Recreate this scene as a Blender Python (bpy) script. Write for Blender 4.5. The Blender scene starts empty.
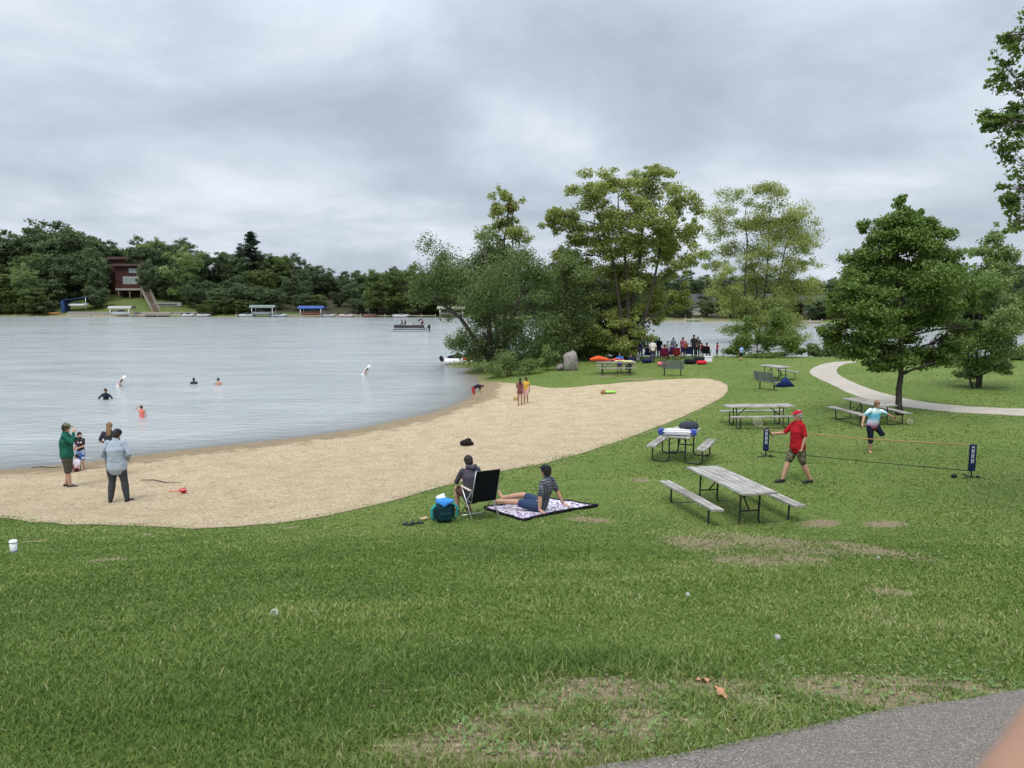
import bpy, bmesh, math, random
import numpy as np
from mathutils import Vector, Matrix, Euler
from mathutils.geometry import delaunay_2d_cdt
random.seed(7); rng = np.random.default_rng(7)
sc = bpy.context.scene
COL = sc.collection
R = math.radians
PI = math.pi
EYE = 5.6
F_PX = 770.0
HZ = 295.0
TH = math.atan((384-HZ)/F_PX)
cT, sT = math.cos(TH), math.sin(TH)

# ------------------------------------------------------------------ camera
cd = bpy.data.cameras.new('camera'); cam = bpy.data.objects.new('camera', cd); COL.objects.link(cam)
cam.location = (0, 0, EYE); cam.rotation_euler = (PI/2-TH, 0, 0)
cd.sensor_width = 36; cd.lens = 36*F_PX/1024; cd.clip_start = .02; cd.clip_end = 9000
cd.dof.use_dof = True; cd.dof.focus_distance = 17; cd.dof.aperture_fstop = 12
sc.camera = cam

def ray(u, v):
    dx = (u-512)/F_PX; dy = (384-v)/F_PX
    return dx, cT+dy*sT, -sT+dy*cT
def on_z(u, v, z):
    x, y, w = ray(u, v); k = (z-EYE)/w
    return Vector((x*k, y*k, z))
def at_y(u, v, y):
    dx, dy, dz = ray(u, v); k = y/dy
    return Vector((dx*k, y, EYE+dz*k))

# ------------------------------------------------------------------ terrain height
CP = []
def cp(u, v, z):
    p = on_z(u, v, z); CP.append((p.x, p.y, z))
def cw(x, y, z): CP.append((x, y, z))
SHORE_PX = [(-120,480),(-50,474),(0,471),(60,466),(130,458),(200,449),(300,438),(350,431),(400,421),(440,411),(462,403),(476,396),(482,390),(481,384),(476,376),(470,369)]
for (u, v) in SHORE_PX: cp(u, v, 0)
shore_w = [on_z(u, v, 0) for (u, v) in SHORE_PX]
for i, p in enumerate(shore_w[:-1]):                       # lake bed off the beach
    q = shore_w[i+1]; n = Vector((-(q.y-p.y), q.x-p.x, 0)).normalized()
    if i % 2 == 0:
        a = p+n*3; b = p+n*9
        CP.append((a.x, a.y, -.35 if i < 12 else -.25)); CP.append((b.x, b.y, -1.3))
for (x, y) in [(-5,60),(-4,65),(0,67),(12,68.5),(24,68),(36,64),(50,60.5),(66,58.5),(84,58)]:
    cw(x, y, 0.0); cw(x-2 if x < 0 else x, y+6, -1.1)
for (x, y) in [(-30,60),(-60,60),(-20,40),(-50,40),(-15,85),(15,92),(50,90),(-35,30),(-60,30),(-14,56),(85,86)]: cw(x, y, -2)
for (x, y) in [(-1,57),(4,61),(14,62),(26,61),(38,57),(54,53),(70,51)]: cw(x, y, .72 if x < 30 else 1.0)
for (u, v, z) in [(118,502,.675),(70,487,.41),(250,528,1.02),(540,515,1.35),(470,522,1.36),(370,508,1.08),(430,490,1.02),(600,430,.72),
                  (520,450,.75),(560,461,1.0),(420,450,.5),(300,480,.62),(200,480,.5),(500,405,.3),(560,400,.45),(640,400,.62),
                  (722,385,.72),(757,530,.95),(690,520,1.0),(795,484,1.02),(872,453,.95),(757,427,.85),(675,458,1.02),(868,420,.95),
                  (900,415,1.0),(1024,417,1.15),(1024,470,1.15),(825,372,.95),(1024,362,1.35),(850,358,1.0),(600,375,.7),(600,362,.75),
                  (680,366,.75),(540,372,.55),(500,368,.4),(740,360,.8),(776,380,.9),(930,385,1.15),(960,365,1.25),(900,520,1.15),(1010,520,1.3),
                  (0,520,1.0),(-80,512,.98),(520,385,.35)]:
    cp(u, v, z)
for y in (0, 2.5, 5, 7.5, 10, 12.5):
    for x in (-24, -16, -9, -4, 0, 4, 9, 15, 24):
        z = min(4.02, 4.6-.24*y) - (.05 if y == 2.5 else 0)
        if x > 8: z += .02*(x-8)
        cw(x, y, z)
for x in (-30, -12, 0, 12, 30): cw(x, -6, 4.1)
for (x, y, z) in [(-30,17,.6),(-45,10,2),(-45,18,.6),(22,17,1.5),(32,25,1.6),(32,14,2),(45,40,1.6),(60,30,1.8),(80,45,1.6),(80,20,2),(60,48,1.4),(45,12,2.6)]: cw(x, y, z)
CPa = np.array(CP)
_c = 1.5
def _phi(A, B):
    d = A[:, None, :2]-B[None, :, :2]
    return np.sqrt((d**2).sum(-1)+_c*_c)
_K = _phi(CPa, CPa); _n = len(CPa)
_K += np.eye(_n)*(-.02)
_P = np.c_[np.ones(_n), CPa[:, 0], CPa[:, 1]]
_A = np.block([[_K, _P], [_P.T, np.zeros((3, 3))]])
_w = np.linalg.solve(_A, np.r_[CPa[:, 2], 0, 0, 0])
YS = [(-400,210),(-200,208),(-136,205),(-60,200),(-17,196),(10,182),(38,166),(70,150),(82,124),(110,115),(400,110)]
def y_shore(x): return np.interp(x, [a for a, b in YS], [b for a, b in YS])
def sstep(a, b, t):
    t = np.clip((t-a)/(b-a), 0, 1); return t*t*(3-2*t)
def HGT(x, y):
    x = np.atleast_1d(np.asarray(x, float)); y = np.atleast_1d(np.asarray(y, float))
    out = np.empty(x.shape)
    for i in range(0, len(x), 20000):
        xs, ys = x[i:i+20000], y[i:i+20000]
        Q = np.c_[np.clip(xs, -60, 85), np.clip(ys, -6, 95)]
        z = _phi(Q, CPa)@_w[:_n]+_w[_n]+_w[_n+1]*Q[:, 0]+_w[_n+2]*Q[:, 1]
        wn = 1-sstep(82, 94, ys)
        wl = sstep(-62, -50, xs)+(1-sstep(18, 24, ys)); wl = np.clip(wl, 0, 1)
        z = z*wn*wl+(-2.2)*(1-wn*wl)
        t = ys-y_shore(xs)
        slope = np.interp(xs, [-200,-130,-120,-95,-80,0,60,120], [.16,.2,.26,.26,.16,.06,.03,.03])
        hill = .5+np.clip(t, 0, 200)*0+ np.minimum(np.maximum(t-1.5, 0)*slope, 11)
        far = np.where(t < -8, -2.2, np.where(t < 0, -2.2+(t+8)/8*2.3, hill*sstep(0, 1.5, t)+.1))
        wf = sstep(-12, -8, t)
        z = z*(1-wf)+far*wf
        out[i:i+20000] = z
    return out
def H1(x, y): return float(HGT([x], [y])[0])
def G(u, v, far=False):
    dx, dy, dz = ray(u, v)
    ys = np.arange(1.5, 90, .05) if not far else np.arange(110, 300, .2)
    k = ys/dy; z = HGT(dx*k, ys); rz = EYE+dz*k
    i = np.argmax(rz <= z)
    if rz[i] > z[i]: i = len(ys)-1
    return Vector((dx*k[i], ys[i], z[i]))

# ------------------------------------------------------------------ polygons in plan
def seg_sd(px, py, poly):
    """signed distance (negative inside) to a closed polygon"""
    P = np.array([(p[0], p[1]) for p in poly]); Q = np.roll(P, -1, 0)
    d = np.full(px.shape, 1e9); ins = np.zeros(px.shape, bool)
    for a, b in zip(P, Q):
        e = b-a; L = (e**2).sum()+1e-12
        t = np.clip(((px-a[0])*e[0]+(py-a[1])*e[1])/L, 0, 1)
        d = np.minimum(d, np.hypot(px-a[0]-t*e[0], py-a[1]-t*e[1]))
        c = ((a[1] > py) != (b[1] > py))
        with np.errstate(divide='ignore', invalid='ignore'):
            xi = (b[0]-a[0])*(py-a[1])/(b[1]-a[1])+a[0]
        ins ^= c & (px < xi)
    return np.where(ins, -d, d)
def smooth_poly(pts, it=2):
    P = [Vector((p[0], p[1])) for p in pts]
    for _ in range(it):
        Q = []
        for i in range(len(P)):
            a, b = P[i], P[(i+1) % len(P)]
            Q += [a*.75+b*.25, a*.25+b*.75]
        P = Q
    return P
sand_px = [(-150,510),(-60,514),(0,519),(60,524),(150,528),(230,528),(300,521),(370,508),(430,490),(500,472),(560,461),(620,441),(680,418),(718,401),(729,391),(726,382),
           (700,378),(660,380),(610,384),(560,389),(535,387),(510,383),(492,381)]
sand_poly = [G(u, v) for u, v in sand_px]
sand_poly += [Vector((-3.2, 49, 0)), Vector((-6, 46, 0))] + [on_z(u, v, 0) for u, v in [(430,404),(380,415),(300,424),(200,436),(130,443),(60,449),(0,453),(-150,460)]]
sand_poly = smooth_poly(sand_poly, 2)
def wob(P, amp, f=2.3):
    out = []
    n = len(P)
    for i in range(n):
        a, b = P[i], P[(i+1) % n]
        m = max(1, int((b-a).length/.35))
        for k in range(m):
            p = a.lerp(b, k/m)
            s = amp*(math.sin(p.x*f+p.y*1.7)+.6*math.sin(p.x*5.1-p.y*4.3)+.5*math.sin(p.y*9+p.x*7.7))
            out.append(Vector((p.x+s*.4, p.y+s)))
    return out
sand_poly = wob(sand_poly, .10)
outer = [(856,362.4),(837,362.4),(822,364.2),(812,367.8),(808.6,371.7),(815.7,377.7),(832,385),(851.5,394.8),(875,402),(904,406.8),(947,412.5),(990,416.3),(1024,419),(1100,424),(1250,433)]
inner = [(856,363.8),(848,364.4),(840,366.4),(836,369.8),(838,375.3),(851.5,383),(875,392.4),(899,399),(923,402.7),(958.7,407.4),(994.4,410.5),(1024,412.2),(1100,416),(1250,421)]
path_poly = wob(smooth_poly([on_z(u, v, 1.05 if u > 900 else .98) for u, v in outer]+[on_z(u, v, 1.05 if u > 900 else .98) for u, v in reversed(inner)], 1), .03, 5)
edge = [G(u, v) for u, v in [(560,780),(610,768),(690,757),(760,742),(830,727),(900,714),(960,703),(1024,694),(1120,679)]]
e0, e1 = edge[0], edge[-1]; dv = (e1-e0).normalized(); nv = Vector((dv.y, -dv.x, 0))
asph_poly = wob([e0-dv*14]+edge+[e1+dv*14]+[e1+dv*14+nv*2.7, e0-dv*14+nv*2.7], .012, 6)
asph_poly = [Vector((p.x, p.y)) for p in asph_poly]

# bare soil patches, (u, v, ru, rv) on the ground
BARE_PX = [(700,543,50,10),(760,540,60,10),(745,560,45,8),(820,524,30,6),(500,760,90,14),(900,700,60,10),(860,548,40,10),(885,525,30,6),(890,592,30,6),(600,690,90,20),(430,752,90,20),(480,735,60,14),(610,735,80,14),(560,700,40,10),(520,715,50,14),(700,690,80,12),
           (830,690,70,16),(900,682,60,12),(980,690,40,10),(640,722,60,14),(760,705,50,12),(560,755,60,12),(690,727,40,8),(110,560,24,3),(40,541,16,2),(145,535,14,2),(290,528,8,1.5),
           (590,520,24,4),(640,480,14,3),(800,560,30,8),(720,384,10,2),(690,383,20,1.5),(640,379,30,1.2),(605,376,15,1.2)]
BARE = []
for (u, v, ru, rv) in BARE_PX:
    c = G(u, v); a = G(u+ru, v); b = G(u, v-rv)
    BARE.append((c.x, c.y, max(.15, (a-c).length), max(.12, abs(b.y-c.y))))
def bare(x, y):
    b = np.zeros(x.shape)
    for cx, cy, rx, ry in BARE:
        d = np.sqrt(((x-cx)/rx)**2+((y-cy)/ry)**2)
        b = np.maximum(b, np.clip(1.3-d, 0, 1)**1.3*.85)
    return b
def vnoise(x, y, f, seed=0):
    """cheap smooth noise, about -1..1"""
    r = np.random.default_rng(seed); s = np.zeros(x.shape)
    for k in range(7):
        a = r.uniform(0, 2*PI); ff = f*r.uniform(.6, 1.9); ph = r.uniform(0, 6.28)
        s += np.sin((x*np.cos(a)+y*np.sin(a))*ff+ph+1.7*np.sin((y*np.cos(a*2)-x*np.sin(a*2))*ff*.6+ph*2))
    return s/4

# ------------------------------------------------------------------ materials
M = {}
def nt(name):
    m = bpy.data.materials.new(name); m.use_nodes = True
    t = m.node_tree; b = t.nodes['Principled BSDF']; M[name] = m
    return m, t, b
def N(t, typ, **kw):
    n = t.nodes.new(typ)
    for k, v in kw.items():
        if k.startswith('i_'):
            n.inputs[k[2:].replace('_', ' ')].default_value = v
        elif isinstance(k, str): setattr(n, k, v)
    return n
def ramp(t, fac, stops, interp='LINEAR'):
    r = t.nodes.new('ShaderNodeValToRGB'); r.color_ramp.interpolation = interp
    e = r.color_ramp.elements
    while len(e) < len(stops): e.new(.5)
    for k, (p, c) in enumerate(stops):
        e[k].position = p; e[k].color = (*c, 1) if len(c) == 3 else c
    t.links.new(fac, r.inputs[0]); return r.outputs[0]
def noise(t, scale, detail=4, rough=.6, vec=None, coord='Object'):
    n = t.nodes.new('ShaderNodeTexNoise'); n.inputs['Scale'].default_value = scale
    n.inputs['Detail'].default_value = detail; n.inputs['Roughness'].default_value = rough
    if vec is None:
        c = t.nodes.new('ShaderNodeTexCoord'); vec = c.outputs[coord]
    t.links.new(vec, n.inputs['Vector']); return n.outputs['Fac']
def mix(t, fac, a, b, blend='MIX'):
    n = t.nodes.new('ShaderNodeMix'); n.data_type = 'RGBA'; n.blend_type = blend
    for s, v in ((n.inputs[0], fac), (n.inputs[6], a), (n.inputs[7], b)):
        if hasattr(v, 'links'): t.links.new(v, s)
        else: s.default_value = v if not isinstance(v, tuple) else ((*v, 1) if len(v) == 3 else v)
    return n.outputs[2]
def mth(t, op, a, b=0., c=None):
    n = t.nodes.new('ShaderNodeMath'); n.operation = op
    vs = [a, b] if c is None else [a, b, c]
    for s, v in zip(n.inputs, vs):
        if hasattr(v, 'links'): t.links.new(v, s)
        else: s.default_value = v
    return n.outputs[0]
def bump(t, b, h, strength=.5, dist=.02):
    n = t.nodes.new('ShaderNodeBump'); n.inputs['Strength'].default_value = strength; n.inputs['Distance'].default_value = dist
    t.links.new(h, n.inputs['Height']); t.links.new(n.outputs[0], b.inputs['Normal']); return n
def mat(name, c, rough=.7, var=.18, scale=8, metal=0, bumps=0, bscale=60, spec=.3):
    """plain paint / cloth / metal with procedural unevenness"""
    if name in M: return M[name]
    m, t, b = nt(name)
    f = noise(t, scale, 5, .65)
    col = ramp(t, f, [(.3, tuple(v*(1-var) for v in c)), (.7, tuple(min(1, v*(1+var)) for v in c))])
    t.links.new(col, b.inputs['Base Color'])
    b.inputs['Roughness'].default_value = rough; b.inputs['Metallic'].default_value = metal
    b.inputs['Specular IOR Level'].default_value = spec
    if bumps: bump(t, b, noise(t, bscale, 3, .5), bumps, .01 if bumps < .9 else .03)
    return m

# ------------------------------------------------------------------ object helpers
def quick_mesh(name, V, F, attr=None, smooth=False, k=4):
    me = bpy.data.meshes.new(name); V = np.asarray(V, np.float32); F = np.asarray(F, np.int32)
    me.vertices.add(len(V)); me.vertices.foreach_set('co', V.ravel())
    me.loops.add(F.size); me.loops.foreach_set('vertex_index', F.ravel())
    me.polygons.add(len(F)); me.polygons.foreach_set('loop_start', np.arange(0, F.size, k, dtype=np.int32))
    if attr is not None:
        for nm, dom, vals in attr:
            a = me.attributes.new(nm, 'FLOAT', dom); a.data.foreach_set('value', np.asarray(vals, np.float32))
    me.update(calc_edges=True)
    me.polygons.foreach_set('use_smooth', np.full(len(F), smooth)); me.update()
    return me
def link(o, parent=None):
    COL.objects.link(o)
    if parent: o.parent = parent
    return o
def mobj(name, me, m=None, parent=None):
    o = bpy.data.objects.new(name, me); link(o, parent)
    if m is not None:
        for q in (m if isinstance(m, (list, tuple)) else [m]): me.materials.append(q)
    return o
def tag(o, label=None, cat=None, group=None, kind=None):
    if label: o['label'] = label
    if cat: o['category'] = cat
    if group: o['group'] = group
    if kind: o['kind'] = kind
    return o
def thing(name, label, cat, loc=(0, 0, 0), rz=0, group=None):
    o = bpy.data.objects.new(name, None); COL.objects.link(o); o.location = loc; o.rotation_euler = (0, 0, rz)
    o.empty_display_size = .1
    return tag(o, label, cat, group)
def copy_tree(o, parent=None):
    c = o.copy(); COL.objects.link(c)
    if parent: c.parent = parent
    for ch in [q for q in list(COL.objects) if q.parent == o]: copy_tree(ch, c)
    return c

class MB:
    """collects shapes, builds one mesh"""
    def __init__(s): s.V = []; s.F = []; s.mi = []; s.sm = []
    def add(s, V, F, mi=0, sm=False):
        n = len(s.V); s.V += [tuple(v) for v in V]; s.F += [tuple(i+n for i in f) for f in F]
        s.mi += [mi]*len(F); s.sm += [sm]*len(F); return s
    def box(s, c, d, rot=None, bev=0, mi=0):
        x, y, z = d[0]/2, d[1]/2, d[2]/2
        if bev <= 0:
            V = [Vector((a*x, b*y, e*z)) for e in (-1, 1) for a, b in ((-1, -1), (1, -1), (1, 1), (-1, 1))]
            F = [(3, 2, 1, 0), (4, 5, 6, 7), (0, 1, 5, 4), (1, 2, 6, 5), (2, 3, 7, 6), (3, 0, 4, 7)]
        else:
            bm = bmesh.new(); bmesh.ops.create_cube(bm, size=1)
            bmesh.ops.scale(bm, vec=d, verts=bm.verts)
            bmesh.ops.bevel(bm, geom=bm.edges[:], offset=bev, segments=2, affect='EDGES')
            bm.verts.index_update(); V = [v.co.copy() for v in bm.verts]; F = [tuple(v.index for v in f.verts) for f in bm.faces]; bm.free()
        if rot is not None: Rm = Euler(rot).to_matrix() if not isinstance(rot, Matrix) else rot; V = [Rm@v for v in V]
        c = Vector(c); return s.add([v+c for v in V], F, mi)
    def tube(s, pts, r, n=8, side=None, mi=0, cap=True, sm=True):
        pts = [Vector(p) for p in pts]
        if not isinstance(r, (list, tuple)): r = [r]*len(pts)
        V = []; F = []
        prev = None
        for i, p in enumerate(pts):
            a = pts[max(i-1, 0)]; b = pts[min(i+1, len(pts)-1)]
            d = (b-a)
            d = d.normalized() if d.length > 1e-9 else Vector((0, 0, 1))
            if side is not None: sd = Vector(side[i] if isinstance(side, list) else side)
            elif prev is not None: sd = prev
            else: sd = Vector((1, 0, 0)) if abs(d.x) < .8 else Vector((0, 1, 0))
            sd = (sd-d*sd.dot(d))
            sd = sd.normalized() if sd.length > 1e-6 else d.orthogonal().normalized()
            prev = sd; up = d.cross(sd)
            rr = r[i]; rx, ry = rr if isinstance(rr, (tuple, list)) else (rr, rr)
            for k in range(n):
                a_ = 2*PI*k/n; V.append(p+sd*(rx*math.cos(a_))+up*(ry*math.sin(a_)))
        m = len(pts)
        for i in range(m-1):
            for k in range(n):
                k2 = (k+1) % n; F.append((i*n+k, i*n+k2, (i+1)*n+k2, (i+1)*n+k))
        if cap: F.append(tuple(reversed(range(n)))); F.append(tuple(range((m-1)*n, m*n)))
        return s.add(V, F, mi, sm)
    def capsule(s, pts, r, n=10, side=None, mi=0):
        """tube with rounded ends"""
        pts = [Vector(p) for p in pts]
        if not isinstance(r, (list, tuple)): r = [r]*len(pts)
        g = lambda q: q if isinstance(q, (tuple, list)) else (q, q)
        r = [g(q) for q in r]
        d0 = (pts[0]-pts[1]).normalized(); d1 = (pts[-1]-pts[-2]).normalized()
        m0 = min(r[0]); m1 = min(r[-1])
        P = [pts[0]+d0*m0*.95, pts[0]+d0*m0*.7]+pts+[pts[-1]+d1*m1*.7, pts[-1]+d1*m1*.95]
        Rr = [(r[0][0]*.25, r[0][1]*.25), (r[0][0]*.72, r[0][1]*.72)]+r+[(r[-1][0]*.72, r[-1][1]*.72), (r[-1][0]*.25, r[-1][1]*.25)]
        if isinstance(side, list): side = [side[0]]*2+side+[side[-1]]*2
        return s.tube(P, Rr, n, side, mi)
    def ell(s, c, r, rot=None, n=12, m=8, mi=0):
        V = []; F = []
        for i in range(1, m):
            ph = PI*i/m
            for k in range(n):
                a = 2*PI*k/n; V.append(Vector((r[0]*math.sin(ph)*math.cos(a), r[1]*math.sin(ph)*math.sin(a), r[2]*math.cos(ph))))
        V += [Vector((0, 0, r[2])), Vector((0, 0, -r[2]))]
        for i in range(m-2):
            for k in range(n): F.append((i*n+k, (i+1)*n+k, (i+1)*n+(k+1) % n, i*n+(k+1) % n))
        a, b = len(V)-2, len(V)-1
        for k in range(n): F.append((a, k, (k+1) % n)); F.append((b, (m-2)*n+(k+1) % n, (m-2)*n+k))
        if rot is not None: V = [rot@v for v in V]
        c = Vector(c); return s.add([v+c for v in V], F, mi, True)
    def mesh(s, name):
        me = bpy.data.meshes.new(name); me.from_pydata(s.V, [], s.F); me.update()
        me.polygons.foreach_set('material_index', s.mi); me.polygons.foreach_set('use_smooth', s.sm)
        return me
    def build(s, name, m, parent=None): return mobj(name, s.mesh(name), m, parent)
    def remesh(s, name, voxel, m, parent=None, smooth=2):
        me = s.mesh(name); o = bpy.data.objects.new('tmp', me); COL.objects.link(o)
        q = o.modifiers.new('r', 'REMESH'); q.mode = 'VOXEL'; q.voxel_size = voxel; q.use_smooth_shade = True
        if smooth: w = o.modifiers.new('s', 'SMOOTH'); w.factor = .5; w.iterations = smooth
        dg = bpy.context.evaluated_depsgraph_get(); dg.update()
        nm = bpy.data.meshes.new_from_object(o.evaluated_get(dg)); nm.name = name
        bpy.data.objects.remove(o); bpy.data.meshes.remove(me)
        nm.materials.clear()
        nm.polygons.foreach_set('material_index', [0]*len(nm.polygons))
        return mobj(name, nm, m, parent)
# ------------------------------------------------------------------ world + sun (overcast)
SUN_EL, SUN_AZ = R(60), R(200)
w = bpy.data.worlds.new('World'); sc.world = w; w.use_nodes = True; t = w.node_tree; t.nodes.clear()
out = t.nodes.new('ShaderNodeOutputWorld'); bg = t.nodes.new('ShaderNodeBackground')
sky = t.nodes.new('ShaderNodeTexSky'); sky.sky_type = 'NISHITA'; sky.sun_disc = False
sky.sun_elevation = SUN_EL; sky.sun_rotation = SUN_AZ; sky.air_density = 1.4; sky.dust_density = 3
tc = t.nodes.new('ShaderNodeTexCoord'); sp = t.nodes.new('ShaderNodeSeparateXYZ'); t.links.new(tc.outputs['Generated'], sp.inputs[0])
zz = mth(t, 'ADD', mth(t, 'MAXIMUM', sp.outputs[2], 0.), .26)
cx = mth(t, 'DIVIDE', sp.outputs[0], zz); cy = mth(t, 'DIVIDE', sp.outputs[1], zz)
cb = t.nodes.new('ShaderNodeCombineXYZ'); t.links.new(cx, cb.inputs[0]); t.links.new(cy, cb.inputs[1]); cb.inputs[2].default_value = 3.7
n1 = t.nodes.new('ShaderNodeTexNoise'); n1.inputs['Scale'].default_value = 1.35; n1.inputs['Detail'].default_value = 8; n1.inputs['Roughness'].default_value = .55; n1.inputs['Distortion'].default_value = .25
t.links.new(cb.outputs[0], n1.inputs['Vector'])
n2 = t.nodes.new('ShaderNodeTexNoise'); n2.inputs['Scale'].default_value = .62; n2.inputs['Detail'].default_value = 3
t.links.new(cb.outputs[0], n2.inputs['Vector'])
cl = mth(t, 'ADD', mth(t, 'MULTIPLY', n1.outputs['Fac'], .68), mth(t, 'MULTIPLY', n2.outputs['Fac'], .32))
cc = ramp(t, cl, [(.36, (3.9, 4.45, 5.3)), (.44, (4.6, 5.2, 6.05)), (.51, (5.5, 6.1, 7.0)), (.58, (6.6, 7.15, 7.95)), (.66, (7.5, 7.95, 8.55))])
# overcast skies grow brighter towards the zenith
zen = mth(t, 'ADD', 1., mth(t, 'MULTIPLY', mth(t, 'POWER', mth(t, 'MAXIMUM', mth(t, 'SUBTRACT', sp.outputs[2], .30), 0.), .8), 1.9))
vm = t.nodes.new('ShaderNodeVectorMath'); vm.operation = 'SCALE'; t.links.new(cc, vm.inputs[0]); t.links.new(zen, vm.inputs['Scale'])
t.links.new(mix(t, .93, sky.outputs[0], vm.outputs[0]), bg.inputs[0]); bg.inputs[1].default_value = .085
t.links.new(bg.outputs[0], out.inputs[0])
sd = bpy.data.lights.new('sun', 'SUN'); so = bpy.data.objects.new('sun', sd); COL.objects.link(so)
sd.energy = 1.5; sd.angle = R(22); sd.color = (1, .96, .9)
sdir = Vector((math.sin(SUN_AZ)*math.cos(SUN_EL), math.cos(SUN_AZ)*math.cos(SUN_EL), math.sin(SUN_EL)))
so.rotation_euler = sdir.to_track_quat('Z', 'Y').to_euler()
sc.view_settings.view_transform = 'Standard'; sc.view_settings.look = 'None'; sc.view_settings.gamma = 1; sc.view_settings.exposure = 0.5
sc.cycles.use_denoising = True; sc.cycles.max_bounces = 6; sc.cycles.transparent_max_bounces = 16
sc.cycles.diffuse_bounces = 3; sc.cycles.glossy_bounces = 3; sc.cycles.transmission_bounces = 4
sc.cycles.caustics_reflective = False; sc.cycles.caustics_refractive = False

# ------------------------------------------------------------------ ground materials
m, t, b = nt('grass_ground')
tc = t.nodes.new('ShaderNodeTexCoord')
at = t.nodes.new('ShaderNodeAttribute'); at.attribute_name = 'bare'
big = noise(t, .35, 3, .5, tc.outputs['Object']); mid = noise(t, 2.2, 5, .65, tc.outputs['Object']); fine = noise(t, 22, 4, .7, tc.outputs['Object'])
mp = t.nodes.new('ShaderNodeMapping'); mp.inputs['Scale'].default_value = (.5, 2.4, 1); t.links.new(tc.outputs['Object'], mp.inputs[0])
tuft = noise(t, 2.0, 5, .7, mp.outputs[0])
g1 = ramp(t, fine, [(.3, (.08, .115, .024)), (.5, (.135, .185, .042)), (.72, (.20, .245, .072))])
g2 = mix(t, ramp(t, mid, [(.38, (0, 0, 0)), (.66, (1, 1, 1))]), g1, (.155, .205, .05))
g3 = mix(t, mth(t, 'MULTIPLY', ramp(t, big, [(.4, (0, 0, 0)), (.6, (1, 1, 1))]), .55), g2, (.085, .145, .028))
g3 = mix(t, mth(t, 'MULTIPLY', ramp(t, tuft, [(.42, (0, 0, 0)), (.6, (1, 1, 1))]), .45), g3, (.16, .20, .07))
soil = ramp(t, noise(t, 35, 5, .75, tc.outputs['Object']), [(.3, (.10, .075, .045)), (.5, (.24, .19, .12)), (.75, (.42, .35, .235))])
bf = ramp(t, mth(t, 'ADD', mth(t, 'MULTIPLY', at.outputs['Fac'], .75), mth(t, 'MULTIPLY', noise(t, 7, 5, .7, tc.outputs['Object']), .6)), [(.5, (0, 0, 0)), (.72, (1, 1, 1))])
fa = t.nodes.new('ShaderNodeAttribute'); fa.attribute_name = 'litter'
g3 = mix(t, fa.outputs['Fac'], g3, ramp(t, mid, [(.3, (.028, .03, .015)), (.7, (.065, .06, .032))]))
bd = t.nodes.new('ShaderNodeAttribute'); bd.attribute_name = 'bed'
g3 = mix(t, bd.outputs['Fac'], g3, ramp(t, mid, [(.3, (.24, .19, .12)), (.7, (.34, .28, .18))]))
t.links.new(mix(t, mth(t, 'MULTIPLY', bf, .9), g3, soil), b.inputs['Base Color'])
b.inputs['Roughness'].default_value = .95; b.inputs['Specular IOR Level'].default_value = .1
bump(t, b, mth(t, 'ADD', fine, mth(t, 'MULTIPLY', mid, 2.)), .9, .04)

m, t, b = nt('sand')
tc = t.nodes.new('ShaderNodeTexCoord'); at = t.nodes.new('ShaderNodeAttribute'); at.attribute_name = 'wet'
f1 = noise(t, 16, 5, .7, tc.outputs['Object']); f2 = noise(t, 1.4, 5, .6, tc.outputs['Object']); f3 = noise(t, 90, 3, .7, tc.outputs['Object'])
base = ramp(t, f1, [(.32, (.24, .17, .095)), (.42, (.56, .43, .265)), (.52, (.72, .585, .385)), (.70, (.86, .745, .54))])
base = mix(t, mth(t, 'MULTIPLY', ramp(t, f2, [(.42, (0, 0, 0)), (.62, (1, 1, 1))]), .5), base, (.50, .375, .225))
vor = t.nodes.new('ShaderNodeTexVoronoi'); vor.inputs['Scale'].default_value = 3.1; vor.inputs['Randomness'].default_value = 1
mp = t.nodes.new('ShaderNodeMapping'); mp.inputs['Rotation'].default_value = (0, 0, .5); t.links.new(tc.outputs['Object'], mp.inputs[0]); t.links.new(mp.outputs[0], vor.inputs['Vector'])
pit = ramp(t, vor.outputs['Distance'], [(.0, (0, 0, 0)), (.38, (1, 1, 1))])
deb = ramp(t, noise(t, 5, 6, .8, tc.outputs['Object']), [(.56, (0, 0, 0)), (.64, (1, 1, 1))])
spk = ramp(t, noise(t, 7.5, 5, .8, tc.outputs['Object']), [(.60, (0, 0, 0)), (.68, (1, 1, 1))])
base = mix(t, mth(t, 'MULTIPLY', spk, .5), base, (.30, .21, .12))
wet = mth(t, 'ADD', at.outputs['Fac'], mth(t, 'MULTIPLY', mth(t, 'SUBTRACT', noise(t, 1.8, 4, .6, tc.outputs['Object']), .5), .9))
wf = ramp(t, wet, [(.42, (0, 0, 0)), (.62, (1, 1, 1))])
base = mix(t, mth(t, 'MULTIPLY', deb, mth(t, 'MULTIPLY', mth(t, 'MINIMUM', mth(t, 'MULTIPLY', at.outputs['Fac'], 3.5), 1.), .75)), base, (.17, .115, .065))
t.links.new(mix(t, mth(t, 'MULTIPLY', wf, .72), base, (.27, .20, .12)), b.inputs['Base Color'])
b.inputs['Roughness'].default_value = .9; b.inputs['Specular IOR Level'].default_value = .15
bump(t, b, mth(t, 'ADD', mth(t, 'ADD', mth(t, 'MULTIPLY', f1, 1.), mth(t, 'MULTIPLY', f3, .25)), mth(t, 'MULTIPLY', pit, 1.1)), 1., .12)

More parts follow.
